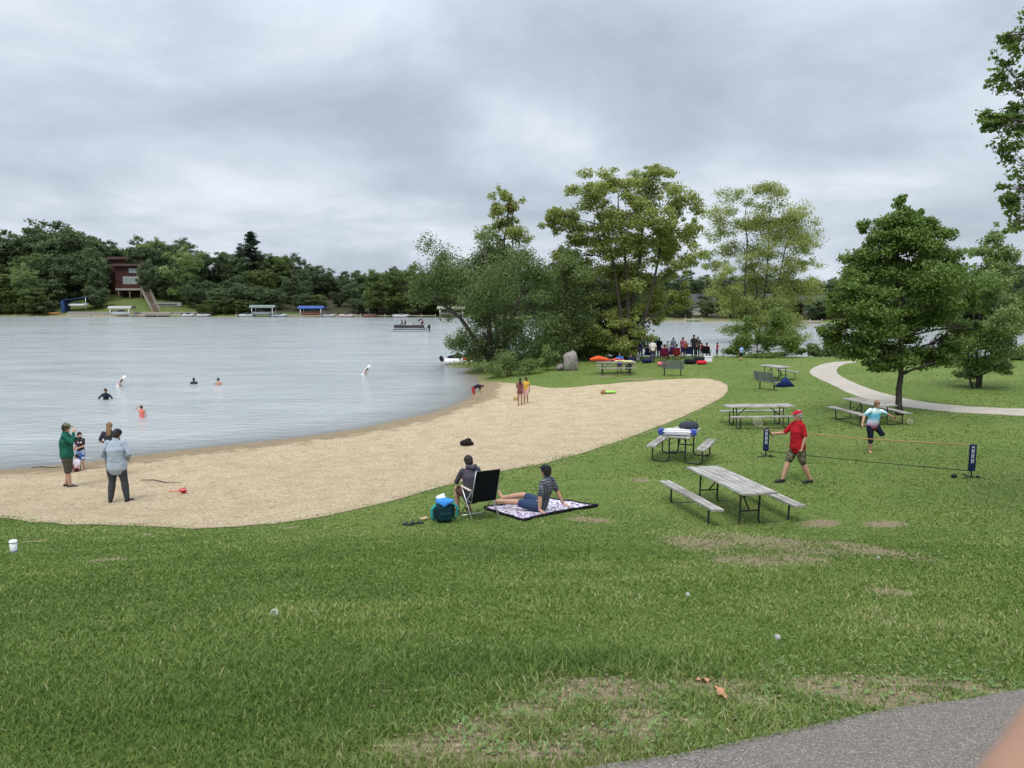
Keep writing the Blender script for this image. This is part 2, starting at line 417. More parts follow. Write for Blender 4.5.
m, t, b = nt('concrete')
tc = t.nodes.new('ShaderNodeTexCoord')
t.links.new(ramp(t, noise(t, 1.1, 6, .65, tc.outputs['Object']), [(.3, (.33, .29, .235)), (.7, (.45, .40, .33))]), b.inputs['Base Color'])
b.inputs['Roughness'].default_value = .9; bump(t, b, noise(t, 60, 3, .6, tc.outputs['Object']), .3, .005)
m, t, b = nt('asphalt')
tc = t.nodes.new('ShaderNodeTexCoord')
vor = t.nodes.new('ShaderNodeTexVoronoi'); vor.inputs['Scale'].default_value = 190; t.links.new(tc.outputs['Object'], vor.inputs['Vector'])
sepc = t.nodes.new('ShaderNodeSeparateColor'); t.links.new(vor.outputs['Color'], sepc.inputs[0])
stone = ramp(t, sepc.outputs[0], [(0, (.12, .10, .085)), (.45, (.19, .162, .138)), (.88, (.27, .235, .205)), (1, (.5, .45, .40))])
stone = mix(t, ramp(t, noise(t, 3, 5, .7, tc.outputs['Object']), [(.4, (0, 0, 0)), (.7, (.4, .4, .4))]), stone, (.21, .18, .155))
t.links.new(stone, b.inputs['Base Color']); b.inputs['Roughness'].default_value = .9
bump(t, b, mth(t, 'ADD', vor.outputs['Distance'], noise(t, 40, 4, .7, tc.outputs['Object'])), .9, .008)

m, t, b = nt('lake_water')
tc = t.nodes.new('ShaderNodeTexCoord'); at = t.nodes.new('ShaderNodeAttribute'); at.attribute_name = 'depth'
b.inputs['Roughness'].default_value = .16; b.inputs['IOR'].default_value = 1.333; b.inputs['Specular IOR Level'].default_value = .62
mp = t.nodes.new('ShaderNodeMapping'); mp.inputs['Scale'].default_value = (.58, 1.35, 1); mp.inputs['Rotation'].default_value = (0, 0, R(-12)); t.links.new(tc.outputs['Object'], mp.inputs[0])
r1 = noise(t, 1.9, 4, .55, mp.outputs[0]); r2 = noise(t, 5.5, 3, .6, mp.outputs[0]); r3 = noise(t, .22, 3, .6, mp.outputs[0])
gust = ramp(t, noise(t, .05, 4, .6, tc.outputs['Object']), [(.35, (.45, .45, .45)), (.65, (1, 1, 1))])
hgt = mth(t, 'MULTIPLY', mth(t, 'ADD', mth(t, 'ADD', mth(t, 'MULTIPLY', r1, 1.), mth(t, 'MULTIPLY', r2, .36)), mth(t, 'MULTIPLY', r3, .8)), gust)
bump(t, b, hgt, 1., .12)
t.links.new(ramp(t, r3, [(.3, (.30, .325, .325)), (.7, (.41, .435, .43))]), b.inputs['Base Color'])  # murky grey water, lightened further in place of sky reflected by the ripples
tr = t.nodes.new('ShaderNodeBsdfTransparent'); tr.inputs[0].default_value = (.93, .93, .86, 1)
ms = t.nodes.new('ShaderNodeMixShader'); o_ = t.nodes['Material Output']
t.links.new(ramp(t, at.outputs['Fac'], [(0, (.35, .35, .35)), (.06, (.72, .72, .72)), (.25, (.95, .95, .95)), (1, (1, 1, 1))]), ms.inputs[0])
t.links.new(tr.outputs[0], ms.inputs[1]); t.links.new(b.outputs[0], ms.inputs[2]); t.links.new(ms.outputs[0], o_.inputs[0])

# ------------------------------------------------------------------ ground sheet
def axis(breaks):
    out = [breaks[0][0]]
    for (a, s0), (b_, s1) in zip(breaks[:-1], breaks[1:]):
        x = a
        while x < b_-1e-6:
            f = (x-a)/(b_-a); x = min(b_, x+s0+(s1-s0)*f); out.append(x)
    return np.array(out)
gx = axis([(-3000,600),(-400,20),(-150,4),(-60,2),(-25,.5),(-14,.25),(14,.25),(30,.6),(90,3),(200,12),(400,600),(3000,600)])
gy = axis([(-400,60),(-10,1),(0,.2),(22,.25),(50,.5),(90,1.5),(110,4),(260,4),(330,20),(3500,700)])
X, Y = np.meshgrid(gx, gy); xf, yf = X.ravel(), Y.ravel()
zf = HGT(xf, yf)
near = (np.abs(xf) < 80) & (yf > -15) & (yf < 90)
for P, dep in ((sand_poly, .05), (path_poly, .03), (asph_poly, .05)):
    sdv = np.full(xf.shape, 9.); sdv[near] = seg_sd(xf[near], yf[near], P); zf = zf-(dep if P is not sand_poly else .11)*sstep(-.05, -.35, sdv)
zf = zf+np.where(near, .018*vnoise(xf, yf, 1.4, 3)*(zf > .2), 0)*0
nx, ny = len(gx), len(gy)
I = np.arange(nx*ny).reshape(ny, nx)
Fq = np.stack([I[:-1, :-1].ravel(), I[:-1, 1:].ravel(), I[1:, 1:].ravel(), I[1:, :-1].ravel()], 1)
bv = np.zeros(xf.shape); bv[near] = bare(xf[near], yf[near])
for P in (sand_poly, asph_poly): bv[near] = np.maximum(bv[near], .42*np.exp(-np.maximum(seg_sd(xf[near], yf[near], P), 0)/.2))
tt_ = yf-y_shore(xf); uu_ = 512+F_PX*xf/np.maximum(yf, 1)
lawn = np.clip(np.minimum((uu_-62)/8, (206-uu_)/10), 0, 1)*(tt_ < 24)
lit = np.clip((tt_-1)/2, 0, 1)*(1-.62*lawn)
me = quick_mesh('grass_ground', np.c_[xf, yf, zf], Fq, [('bare', 'POINT', bv), ('litter', 'POINT', lit), ('bed', 'POINT', np.clip((.10-zf)/.15, 0, 1))], True)
tag(mobj('grass_ground', me, M['grass_ground']), 'mown green grass slope and lake bed', None, None, 'structure')

def sheet(name, poly, step, dz, m, attr=None, kerb=0, relief=None):
    P = [Vector((p[0], p[1])) for p in poly]
    a = np.array([(p.x, p.y) for p in P]); lo, hi = a.min(0), a.max(0)
    gx_, gy_ = np.meshgrid(np.arange(lo[0], hi[0], step), np.arange(lo[1], hi[1], step)); gx_, gy_ = gx_.ravel(), gy_.ravel()
    gx_ = gx_+rng.uniform(-.05, .05, gx_.shape)*step; s_ = seg_sd(gx_, gy_, P); k_ = s_ < -step*.35
    pts = P+[Vector((x, y)) for x, y in zip(gx_[k_], gy_[k_])]
    vs, es, fs, *_ = delaunay_2d_cdt(pts, [], [list(range(len(P)))], 1, 1e-5)
    vx = np.array([v.x for v in vs]); vy = np.array([v.y for v in vs]); vz = HGT(vx, vy)+dz
    if relief is not None: vz = vz+relief(vx, vy, vz)
    me = quick_mesh(name, np.c_[vx, vy, vz], np.array([tuple(f) for f in fs]), [(attr[0], 'POINT', attr[1](vx, vy, vz))] if attr else None, True, 3)
    o = mobj(name, me, m); tag(o, None, None, None, 'structure')
    if kerb:
        V = []; n = len(P)
        hz = HGT([p.x for p in P], [p.y for p in P])
        V = [(p.x, p.y, h+dz-.0005) for p, h in zip(P, hz)]+[(p.x, p.y, h-kerb) for p, h in zip(P, hz)]
        k = quick_mesh('path_side', V, [(i, (i+1) % n, n+(i+1) % n, n+i) for i in range(n)]); mobj('path_side', k, m, o)
    return o
def prints(x, y, z):
    # trodden hollows and small mounds, flattening out at the edges and at the water
    s_ = seg_sd(x, y, sand_poly); k_ = sstep(-.05, -.6, s_)*sstep(.02, .2, z); r = np.random.default_rng(8); d = .012*vnoise(x, y, 7, 21)+.009*vnoise(x, y, 13, 22)+.012*vnoise(x, y, 2.5, 23)
    P = np.array([(p.x, p.y) for p in sand_poly]); lo, hi = P.min(0), P.max(0)
    for _ in range(260):                                     # walked tracks: pairs of dips along a heading
        c = r.uniform(lo, hi); a = r.uniform(0, 2*PI)
        for j in range(4):
            q = c+np.array([math.cos(a), math.sin(a)])*.65*j+np.array([-math.sin(a), math.cos(a)])*(.1 if j % 2 else -.1)
            w_ = np.abs(x-q[0])+np.abs(y-q[1]) < .7
            if not w_.any(): continue
            dx_, dy_ = x[w_]-q[0], y[w_]-q[1]; u_ = dx_*math.cos(a)+dy_*math.sin(a); v_ = -dx_*math.sin(a)+dy_*math.cos(a)
            rr2 = (u_/.17)**2+(v_/.10)**2; d[w_] += -.035*np.exp(-rr2)+.012*np.exp(-(np.sqrt(rr2)-1.5)**2*4)
    return d*k_
sheet('sand_beach', sand_poly, .13, .012, M['sand'], ('wet', lambda x, y, z: np.clip(1-(z-.0)/.34, 0, 1)), 0, prints)
sheet('concrete_path', path_poly, .6, .02, M['concrete'], kerb=.05)
sheet('asphalt_path', asph_poly, .25, .015, M['asphalt'], kerb=.05)

# ------------------------------------------------------------------ lake surface
wx = axis([(-700,60),(-120,6),(-40,1.2),(-30,.6),(8,.6),(40,1.5),(100,4),(500,60)]); wy = axis([(16,.5),(60,.7),(90,1.5),(130,4),(240,5),(320,10)])
X, Y = np.meshgrid(wx, wy); xw, yw = X.ravel(), Y.ravel(); zw = HGT(xw, yw)
nx, ny = len(wx), len(wy); I = np.arange(nx*ny).reshape(ny, nx)
Fq = np.stack([I[:-1, :-1].ravel(), I[:-1, 1:].ravel(), I[1:, 1:].ravel(), I[1:, :-1].ravel()], 1)
Fq = Fq[(zw[Fq] < .25).any(1)]
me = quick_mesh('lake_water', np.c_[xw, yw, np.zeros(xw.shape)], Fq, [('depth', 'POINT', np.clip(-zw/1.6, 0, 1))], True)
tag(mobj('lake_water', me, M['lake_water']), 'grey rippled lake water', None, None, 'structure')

# ------------------------------------------------------------------ grass blades
m, t, b = nt('grass_blades')
at = t.nodes.new('ShaderNodeAttribute'); at.attribute_name = 'tint'
t.links.new(ramp(t, at.outputs['Fac'], [(0, (.036, .07, .013)), (.3, (.09, .15, .027)), (.6, (.16, .228, .05)), (.82, (.25, .30, .088)), (.93, (.37, .36, .16)), (1, (.45, .38, .22))]), b.inputs['Base Color'])
b.inputs['Roughness'].default_value = .55; b.inputs['Specular IOR Level'].default_value = .25
tl = t.nodes.new('ShaderNodeBsdfTranslucent'); tl.inputs[0].default_value = (.11, .2, .03, 1); ms = t.nodes.new('ShaderNodeMixShader'); ms.inputs[0].default_value = .25
t.links.new(b.outputs[0], ms.inputs[1]); t.links.new(tl.outputs[0], ms.inputs[2]); t.links.new(ms.outputs[0], t.nodes['Material Output'].inputs[0])
def grass(NB):
    y = 2.0*np.exp(rng.uniform(0, 1, NB)*math.log(62/2.0)); x = rng.uniform(-.73, .73, NB)*(y+.6)
    # lake side and bare places carry none
    k = np.ones(NB, bool)
    for P, mrg in ((sand_poly, -.10), (path_poly, -.05), (asph_poly, -.03)): k &= seg_sd(x, y, P) > mrg+rng.uniform(-.30, .02, NB)*(P is sand_poly)
    x, y = x[k], y[k]; z = HGT(x, y); k = z > .12; x, y, z = x[k], y[k], z[k]
    bb = bare(x, y)+.24*vnoise(x, y, 5, 2)*(y < 20)+.16*vnoise(x, y, 17, 4)*(y < 14); k = (rng.uniform(0, 1, len(x)) > np.clip((bb-.15)*1.4, 0, .84)) & (rng.uniform(0, 1, len(x)) > np.clip((y-14)/45, 0, .85))
    x, y, z, bb = x[k], y[k], z[k], bb[k]; n = len(x)
    clump = vnoise(x, y, 1.1, 5)*.5+vnoise(x, y, 4.2, 9)*.5
    c0 = G(585, 665); lush = np.exp(-(((x-c0.x)/.8)**2+((y-c0.y)/.35)**2)); c1 = G(230, 700); lush2 = np.exp(-(((x-c1.x)/1.7)**2+((y-c1.y)/.7)**2))
    h = (.019+.018*rng.uniform(0, 1, n)+.018*clump+.034*lush+.014*lush2)
    h = np.clip(h, .015, .16)*np.where(y > 12, .9, 1)
    wd = np.clip(.00072*y, .0019, .04)*rng.uniform(.7, 1.4, n)
    big = (rng.uniform(0, 1, n) < .035) & (y < 7); wd = np.where(big, wd*3.2, wd); h = np.where(big, h*.6, h)
    a = rng.uniform(0, 2*PI, n); lean = rng.uniform(.2, 1.25, n)+np.clip((y-8)*.06, 0, 1.2); la = rng.uniform(0, 2*PI, n)+.4
    sx, sy = np.cos(a)*wd, np.sin(a)*wd; lx, ly = np.cos(la)*h*lean, np.sin(la)*h*lean
    B = np.c_[x, y, z-.004]
    def lv(f, wf_, lf): return [B+np.c_[s_*sx*wf_+lx*lf, s_*sy*wf_+ly*lf, h*f] for s_ in (-1, 1)]
    l0, l1, l2 = lv(0, 1, 0), lv(.62, .8, .35), lv(.95, .12, 1.)
    V = np.stack([l0[0], l0[1], l1[1], l1[0], l2[1], l2[0]], 1).reshape(-1, 3)
    b0 = np.arange(n)[:, None]*6; Fq = np.concatenate([b0+np.array([[0, 1, 2, 3]]), b0+np.array([[3, 2, 4, 5]])], 1).reshape(-1, 4)
    tint = .46+np.clip((y-10)*.004, 0, .1)+.17*rng.standard_normal(n)+.19*clump-.2*lush-.10*lush2+.12*vnoise(x, y, .45, 4)+.08*vnoise(x, y, 2.3, 14)+np.where(rng.uniform(0, 1, n) < .014+.3*np.clip(bb, 0, 1), .42, 0)
    tint = np.maximum(tint, np.clip((y-6)*.025, 0, .46))
    tint = np.where(big, .35+.2*rng.uniform(0, 1, n), tint)
    return quick_mesh('grass', V, Fq, [('tint', 'FACE', np.repeat(np.clip(tint, 0, 1), 2))])
tag(mobj('grass', grass(640000), M['grass_blades']), 'short mown grass blades growing on the park slope', 'grass', None, 'stuff')
# ------------------------------------------------------------------ foliage materials
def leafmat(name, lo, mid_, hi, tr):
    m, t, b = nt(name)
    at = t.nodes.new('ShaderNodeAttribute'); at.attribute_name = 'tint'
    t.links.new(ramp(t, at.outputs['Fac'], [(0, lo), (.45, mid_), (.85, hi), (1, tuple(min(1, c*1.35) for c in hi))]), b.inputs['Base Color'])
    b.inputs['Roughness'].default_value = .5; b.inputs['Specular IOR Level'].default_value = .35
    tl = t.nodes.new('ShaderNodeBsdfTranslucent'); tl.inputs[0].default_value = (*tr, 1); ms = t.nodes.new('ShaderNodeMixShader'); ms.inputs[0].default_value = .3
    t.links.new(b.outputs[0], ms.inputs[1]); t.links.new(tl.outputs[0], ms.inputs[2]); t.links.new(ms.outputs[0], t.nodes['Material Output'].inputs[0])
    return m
LM = {'cotton': leafmat('cottonwood_leaves', (.09, .12, .03), (.215, .255, .065), (.36, .395, .14), (.42, .50, .10)),
      'willow': leafmat('willow_leaves', (.048, .08, .026), (.115, .16, .05), (.215, .27, .11), (.21, .31, .08)),
      'maple': leafmat('maple_leaves', (.045, .085, .018), (.115, .18, .038), (.20, .27, .072), (.22, .33, .055)),
      'pale': leafmat('pale_leaves', (.08, .12, .036), (.17, .235, .075), (.28, .345, .14), (.28, .39, .11)),
      'far': leafmat('hazed_forest_leaves', (.04, .065, .03), (.09, .13, .055), (.165, .21, .10), (.13, .2, .06)),  # leaf colour lightened to paint in the haze over the far shore
      'farlt': leafmat('light_forest_leaves', (.05, .08, .022), (.10, .14, .035), (.17, .21, .06), (.14, .2, .05)),
      'dark': leafmat('dark_leaves', (.022, .042, .018), (.05, .085, .032), (.10, .14, .06), (.08, .12, .03)),
      'needle': leafmat('pine_needles', (.014, .03, .014), (.03, .055, .026), (.06, .09, .04), (.03, .05, .02))}
bark = mat('bark', (.065, .054, .044), .95, .35, 5, bumps=.8, bscale=20)
barkd = mat('dark_bark', (.05, .042, .034), .95, .35, 5)

def leaves(name, clusters, n, size, seed, m, parent=None, up=.8, aspect=.7, tintvar=.13):
    """clusters: array (x,y,z,rx,ry,rz,tint); n leaf faces scattered in them"""
    r = np.random.default_rng(seed); C = np.asarray(clusters, float)
    wgt = (C[:, 3]*C[:, 4]*C[:, 5])**.55; idx = r.choice(len(C), n, p=wgt/wgt.sum())
    d = r.standard_normal((n, 3)); d /= np.linalg.norm(d, axis=1)[:, None]
    rad = r.uniform(0, 1, n)**.55*r.choice([1., 1.12, 1.35], n, p=[.6, .25, .15])
    P = C[idx, :3]+d*rad[:, None]*C[idx, 3:6]
    nn = r.standard_normal((n, 3))+d*.5+np.array([0, 0, up]); nn /= np.linalg.norm(nn, axis=1)[:, None]
    a = np.cross(nn, r.standard_normal((n, 3))); a /= np.linalg.norm(a, axis=1)[:, None]; b_ = np.cross(nn, a)
    s = size*r.uniform(.45, 1.5, n)[:, None]
    V = np.stack([P-a*s*.5, P-a*s*.02+b_*s*aspect*.5+nn*s*.08, P+a*s*.5-nn*s*.1, P-a*s*.02-b_*s*aspect*.5+nn*s*.08], 1).reshape(-1, 3)
    F = np.arange(n*4).reshape(n, 4)
    t_ = np.clip(C[idx, 6]+tintvar*r.standard_normal(n), 0, 1)
    return mobj(name, quick_mesh(name, V, F, [('tint', 'FACE', t_)]), m, parent)

def bend(a, b, k, amt, r):
    out = []
    off = Vector((r.uniform(-1, 1), r.uniform(-1, 1), r.uniform(-.2, .8)))*amt*(b-a).length
    for i in range(k+1):
        f = i/k; out.append(a.lerp(b, f)+off*math.sin(PI*f)+Vector((r.uniform(-1, 1), r.uniform(-1, 1), r.uniform(-1, 1)))*amt*.12*(b-a).length*(0 if i in (0, k) else 1))
    return out

LSC = 1.0
def tree(name, label, cat, base, lobes, nleaf, lsize, leafm, trunks, rtrunk, seed, group=None, dens=1., barkm=None, sub=9, subr=.42, tint=.45, depth=1., up=.8, fork=.35, reach=.75, droop=0):
    """base: ground point; lobes px (u, v, ru, rv); trunks: list of px polylines starting at the base"""
    r = random.Random(seed); y0 = base.y
    root = thing(name, label, cat, base, 0, group)
    s = y0/F_PX/cT
    tw = MB(); nodes = []
    for tp in trunks:
        pts = [at_y(u, v, y0)-base for u, v in tp[0]]
        pts[0] = Vector((pts[0].x, pts[0].y, -.15))
        fine = []
        for i in range(len(pts)-1):
            seg = bend(pts[i], pts[i+1], 3, .05, r); fine += seg[:-1]
        fine.append(pts[-1])
        dy = r.uniform(-1, 1)*.12*(fine[-1]-fine[0]).length if tp[1] < 1 else 0
        n = len(fine)
        for i, p in enumerate(fine): p.y += dy*(i/n)
        R0 = rtrunk*tp[1]
        rad = [R0*(1-.85*i/(n-1))*(1.25 if i == 0 and tp[1] == 1 else 1)+.012 for i in range(n)]
        tw.tube(fine, rad, 8)
        nodes += [(p, q) for p, q in zip(fine, rad)][1:]
    C = []; br = MB()
    for (u, v, ru, rv) in lobes:
        c = at_y(u, v, y0)-base; Rx, Rz = ru*s*1.3, rv*s*1.3; Ry = (Rx+Rz)/2*depth
        c.y += r.uniform(-.9, .9)*Ry
        # limb from the nearest lower node to the lobe
        best = min(nodes, key=lambda q: (q[0]-c).length+(2.5*max(0, q[0].z-c.z+.3)))
        limb = bend(best[0], c, 4, .12, r); r0 = max(.015, min(best[1]*.6, .03+.016*(c-best[0]).length))
        br.tube(limb, [r0*(1-.7*i/4) for i in range(5)], 6)
        for k in range(sub):
            th = r.uniform(0, 2*PI); ph = math.acos(r.uniform(-1, 1)); q = r.uniform(.15, 1)
            p = c+Vector((Rx*math.sin(ph)*math.cos(th), Ry*math.sin(ph)*math.sin(th), Rz*math.cos(ph)))*q
            st = limb[r.choice([2, 3, 4])]
            tws = bend(st, p, 3, .12, r); br.tube(tws, [r0*.32, r0*.24, r0*.16, .006], 4, cap=False)
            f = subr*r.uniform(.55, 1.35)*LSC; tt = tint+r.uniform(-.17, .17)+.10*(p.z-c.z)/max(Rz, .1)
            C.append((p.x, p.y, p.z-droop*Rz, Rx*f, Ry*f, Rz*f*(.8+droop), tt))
    tw.add(br.V, br.F, 0, True); tw.build('trunk', barkm or bark, root)
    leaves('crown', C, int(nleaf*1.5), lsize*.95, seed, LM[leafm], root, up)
    return root

# ------------------------------------------------------------------ trees on the park side
b0 = G(632, 361)
tree('cottonwood_tree', 'tall spreading yellow-green cottonwood behind the picnic crowd, tallest tree in the park', 'tree', b0,
     [(588,196,24,17),(562,216,17,14),(552,220,10,10),(612,186,20,14),(650,186,26,20),(655,172,14,8),(680,205,20,20),(690,228,12,14),(628,225,26,22),(598,245,30,20),(665,248,28,22),(640,280,30,22),
      (588,285,26,20),(572,255,18,14),(686,262,16,14),(650,308,22,16),(612,320,28,18),(676,298,14,14),(590,330,20,16),(634,205,14,12),(605,215,18,14),(645,222,20,16),(575,236,16,12),(640,252,20,16),(618,270,22,16),(668,228,16,14),(622,345,20,10),(636,330,14,10)],
     56000, .165, 'cotton', [([(632,361),(632,330),(628,290)], 1), ([(628,300),(612,260),(595,210)], .55), ([(630,300),(640,255),(650,190)], .6), ([(632,285),(660,245),(682,212)], .4), ([(628,290),(622,240),(616,195)], .45)],
     .28, 11, sub=13, subr=.31, tint=.5)
b0 = G(757, 355)
tree('cottonwood_tree', 'slimmer yellow-green cottonwood standing to the right of the picnic crowd', 'tree', b0,
     [(742,200,20,13),(768,197,16,12),(722,222,18,15),(800,220,20,16),(808,238,12,12),(762,222,24,16),(735,246,22,15),(788,246,24,16),(722,283,20,17),(792,280,24,18),(755,275,16,16),(736,306,20,15),(786,312,22,18),
      (757,332,26,16),(740,345,16,9),(775,345,18,9),(810,285,10,12),(745,225,18,14),(775,225,18,14),(755,255,18,14),(790,335,20,14),(722,300,16,12),(770,300,22,16),(745,320,22,12),(775,330,22,12),(712,262,10,9),(805,262,10,9),(750,268,18,12),(780,265,16,12)],
     56000, .175, 'cotton', [([(757,355),(756,320),(754,270)], 1), ([(754,280),(745,240),(742,205)], .5), ([(755,275),(768,235),(770,200)], .5), ([(756,285),(785,245),(800,222)], .4), ([(775,355),(778,320),(786,285)], .45)],
     .24, 12, sub=13, subr=.36, tint=.46)
b0 = G(757, 354); 
b1 = Vector((3.6, 60.5, H1(3.6, 60.5)))
tree('dark_bush', 'dark leafy undergrowth at the foot of the slimmer cottonwood', 'bush', Vector((20.0, 60.2, H1(20.0, 60.2))),
     [(741,342,10,12),(765,344,9,10),(784,345,11,10),(750,325,9,10),(776,322,10,12),(735,351,8,5),(798,351,9,5),(765,354,20,4)], 11000, .15, 'maple', [([(757,356),(757,340)], 1)], .06, 33, sub=8, subr=.5)
b0 = G(500, 370)
tree('dark_bush', 'dense dark undergrowth around the foot of the tall cottonwood', 'bush', Vector((9.2, 60.5, H1(9.2, 60.5))),
     [(600,345,18,14),(622,348,16,12),(632,350,9,8),(610,330,16,12)], 9000, .18, 'dark', [([(622,360),(622,345)], 1)], .06, 34, sub=8, subr=.5, tint=.6)
tree('willow_tree', 'broad grey-green willow leaning over the water at the beach end', 'tree', b0,
     [(443,262,20,22),(436,288,22,16),(462,282,26,22),(484,255,24,20),(505,250,20,20),(528,268,22,24),(498,292,36,26),(468,312,24,18),(484,335,26,22),(520,330,30,28),(545,300,20,20),(425,285,9,9),(414,268,5,8),
      (460,342,14,14),(475,352,12,12),(505,355,30,12)],
     42000, .135, 'willow', [([(500,370),(498,340),(492,300)], 1), ([(496,345),(460,318),(430,294),(417,262)], .55), ([(492,310),(488,280),(486,250)], .6), ([(494,320),(522,290),(530,262)], .5)],
     .30, 13, sub=11, subr=.42, tint=.42, droop=.12)
nb = Vector((.2, 55.5, H1(.2, 55.5)))
tree('slender_tree', 'slender thin-topped tree rising above the leaning willow', 'tree', nb,
     [(503,193,7,9),(497,208,9,9),(513,206,8,9),(505,222,12,10),(496,238,14,12),(514,235,12,12),(505,255,18,14)],
     5500, .16, 'cotton', [([(508,368),(506,300),(504,240),(508,198)], 1), ([(505,240),(512,218),(515,205)], .35)], .16, 14, sub=9, subr=.42, tint=.42)
tree('bushy_tree', 'rounded bushy green tree between the willow and the tall cottonwood', 'tree', Vector((5.0, 56, H1(5.0, 56))),
     [(562,300,22,20),(585,330,26,24),(552,338,22,20),(540,352,16,12),(600,345,16,14),(572,272,16,14),(570,350,20,12)],
     26000, .145, 'willow', [([(568,365),(568,320),(566,280)], 1)], .2, 15, sub=12, subr=.46, tint=.5)
tree('bushy_tree', 'dark full tree filling the gap behind the bushy tree and boulder', 'tree', Vector((6.0, 61, H1(6.0, 61))),
     [(585,270,24,18),(555,280,18,16),(610,300,22,24),(580,310,30,24),(615,335,24,20),(545,320,20,24)],
     15000, .21, 'dark', [([(590,362),(588,310),(585,270)], 1)], .22, 16, sub=10, subr=.45, tint=.6)
tree('shrub', 'pale low shrub with reddish stems at the water edge below the willow', 'shrub', G(507, 377),
     [(492,368,9,9),(505,366,12,11),(520,368,10,9),(533,366,9,8)], 3500, .10, 'pale', [([(507,377),(507,366)], 1)], .03, 17, sub=8, subr=.5, tint=.35)
tree('shrub', 'light green seedling shrub left of the standing boulder', 'shrub', G(548, 371),
     [(548,362,6,7),(545,352,5,6),(556,356,5,6)], 1500, .10, 'pale', [([(548,371),(547,355)], 1)], .02, 18, sub=7, subr=.5, tint=.45)
b0 = G(900, 415)
tree('maple_tree', 'dark green cone-shaped young maple with bare trunk beside the concrete path', 'tree', b0,
     [(904,199,4,8),(903,214,9,10),(895,230,14,12),(915,228,12,12),(875,275,20,16),(925,275,22,16),(860,305,20,14),(900,240,18,14),(890,222,8,8),(918,220,8,9),(928,222,5,7),(866,228,6,8),(830,300,6,6),(968,300,8,8),(826,330,8,5),(975,328,8,6),(880,238,14,12),(908,238,18,14),(932,236,12,12),(866,256,16,12),(895,262,26,16),(925,262,24,16),(948,262,12,12),(850,284,18,14),(880,290,30,20),(915,292,32,20),
      (948,288,20,16),(842,312,18,12),(868,320,30,18),(905,325,36,20),(944,316,24,18),(838,334,14,9),(862,348,24,12),(895,352,30,16),(930,348,26,14),(958,340,14,12),(885,360,18,8),(912,360,18,8),(940,360,12,8)],
     62000, .112, 'maple', [([(900,415),(901,375),(902,320),(904,205)], 1)], .125, 21, sub=11, subr=.42, tint=.45, barkm=bark, depth=1.15)
b0 = G(977, 388)
tree('multi_stem_tree', 'pale green many-stemmed young tree standing alone right of the maple', 'tree', b0,
     [(975,300,16,16),(998,302,14,16),(962,322,14,14),(985,322,24,16),(1006,322,12,12),(970,342,18,12),(992,345,18,12),(978,362,18,12),(962,358,10,8),(994,366,10,8),(985,286,16,12),(976,376,14,8)],
     15000, .12, 'pale', [([(977,388),(975,350),(972,305)], 1), ([(974,388),(965,350),(962,325)], .7), ([(980,388),(988,345),(996,305)], .8), ([(978,388),(980,350),(985,300)], .8)],
     .06, 22, sub=10, subr=.42, tint=.40)
tree('poplar_tree', 'tall pale feathery tree rising behind the many-stemmed young tree', 'tree', Vector((33.5, 54, H1(33.5, 54))),
     [(992,236,10,10),(978,254,10,10),(1000,255,14,12),(985,272,16,12),(1010,275,14,12),(1020,300,16,14),(1000,300,16,14),(1030,270,12,16)],
     9000, .17, 'pale', [([(993,362),(994,300),(993,240)], 1)], .16, 23, sub=11, subr=.40, tint=.45)
tree('overhanging_tree', 'big tree out of frame whose leafy branches hang in at the top right corner', 'tree', Vector((13.6, 13.2, H1(13.6, 13.2))),
     [(990,120,12,6),(984,127,7,4),(1000,188,9,4),(1003,62,8,4),(1004,36,8,4),(1010,44,16,11),(1030,38,18,20),(1006,74,14,8),(1030,80,22,14),(998,122,17,10),(1024,128,22,16),(1012,150,18,12),(1032,104,18,12),(1018,198,16,9),(1034,214,18,14),(1012,230,8,6),(1040,190,20,18),(1040,160,20,20),
      (1075,60,40,35),(1075,140,40,40),(1080,210,40,30),(1160,30,70,60),(1160,130,70,60),(1180,220,60,50),(1260,20,80,70),(1280,130,80,70),(1290,-60,90,70),(1380,60,80,80),(1180,-50,70,60),(1400,180,70,60),(1260,230,60,30)],
     30000, .075, 'maple', [([(1300,560),(1298,400),(1290,260),(1285,100),(1280,-80)], 1), ([(1292,300),(1200,220),(1100,190),(1040,195)], .35), ([(1290,260),(1200,150),(1100,120),(1020,128)], .35), ([(1288,200),(1180,80),(1100,55),(1030,50)], .35)],
     .26, 24, sub=12, subr=.34, tint=.48, depth=.8)
for i, (u, yv, ru, rv, lm, lb) in enumerate([
        (836, 59.5, 12, 11, 'willow', 'rounded shrub at the bank edge left of the maple crown'),
        (815, 60.5, 9, 7, 'willow', 'low shrub at the bank edge nearest the slimmer cottonwood'),
        (856, 59.5, 12, 12, 'dark', 'dark shrub on the bank behind the bend of the path'),
        (1006, 51.5, 12, 6, 'willow', 'low shrub on the bank right of the many-stemmed tree'),
        (1030, 50.5, 14, 9, 'pale', 'pale shrub on the bank at the right edge'),
        (940, 54.5, 18, 6, 'dark', 'low dark shrub on the bank behind the maple trunk')]):
    x = (u-512)/F_PX*yv; z = H1(x, yv); p = Vector((x, yv, z)); k = p
    dd = Vector((x, yv*cT+(EYE-z)*sT, 0)); vv = 384-F_PX*((z-EYE)*cT+yv*sT)/(yv*cT-(z-EYE)*sT)
    tree('shrub', lb, 'shrub', p, [(u-ru*.4, vv-rv*.6, ru*.6, rv*.7), (u+ru*.4, vv-rv*.55, ru*.6, rv*.6), (u, vv-rv, ru*.5, rv*.6)], 2600, .16, lm, [([(u, vv), (u, vv-rv)], 1)], .04, 50+i, sub=8, subr=.5)
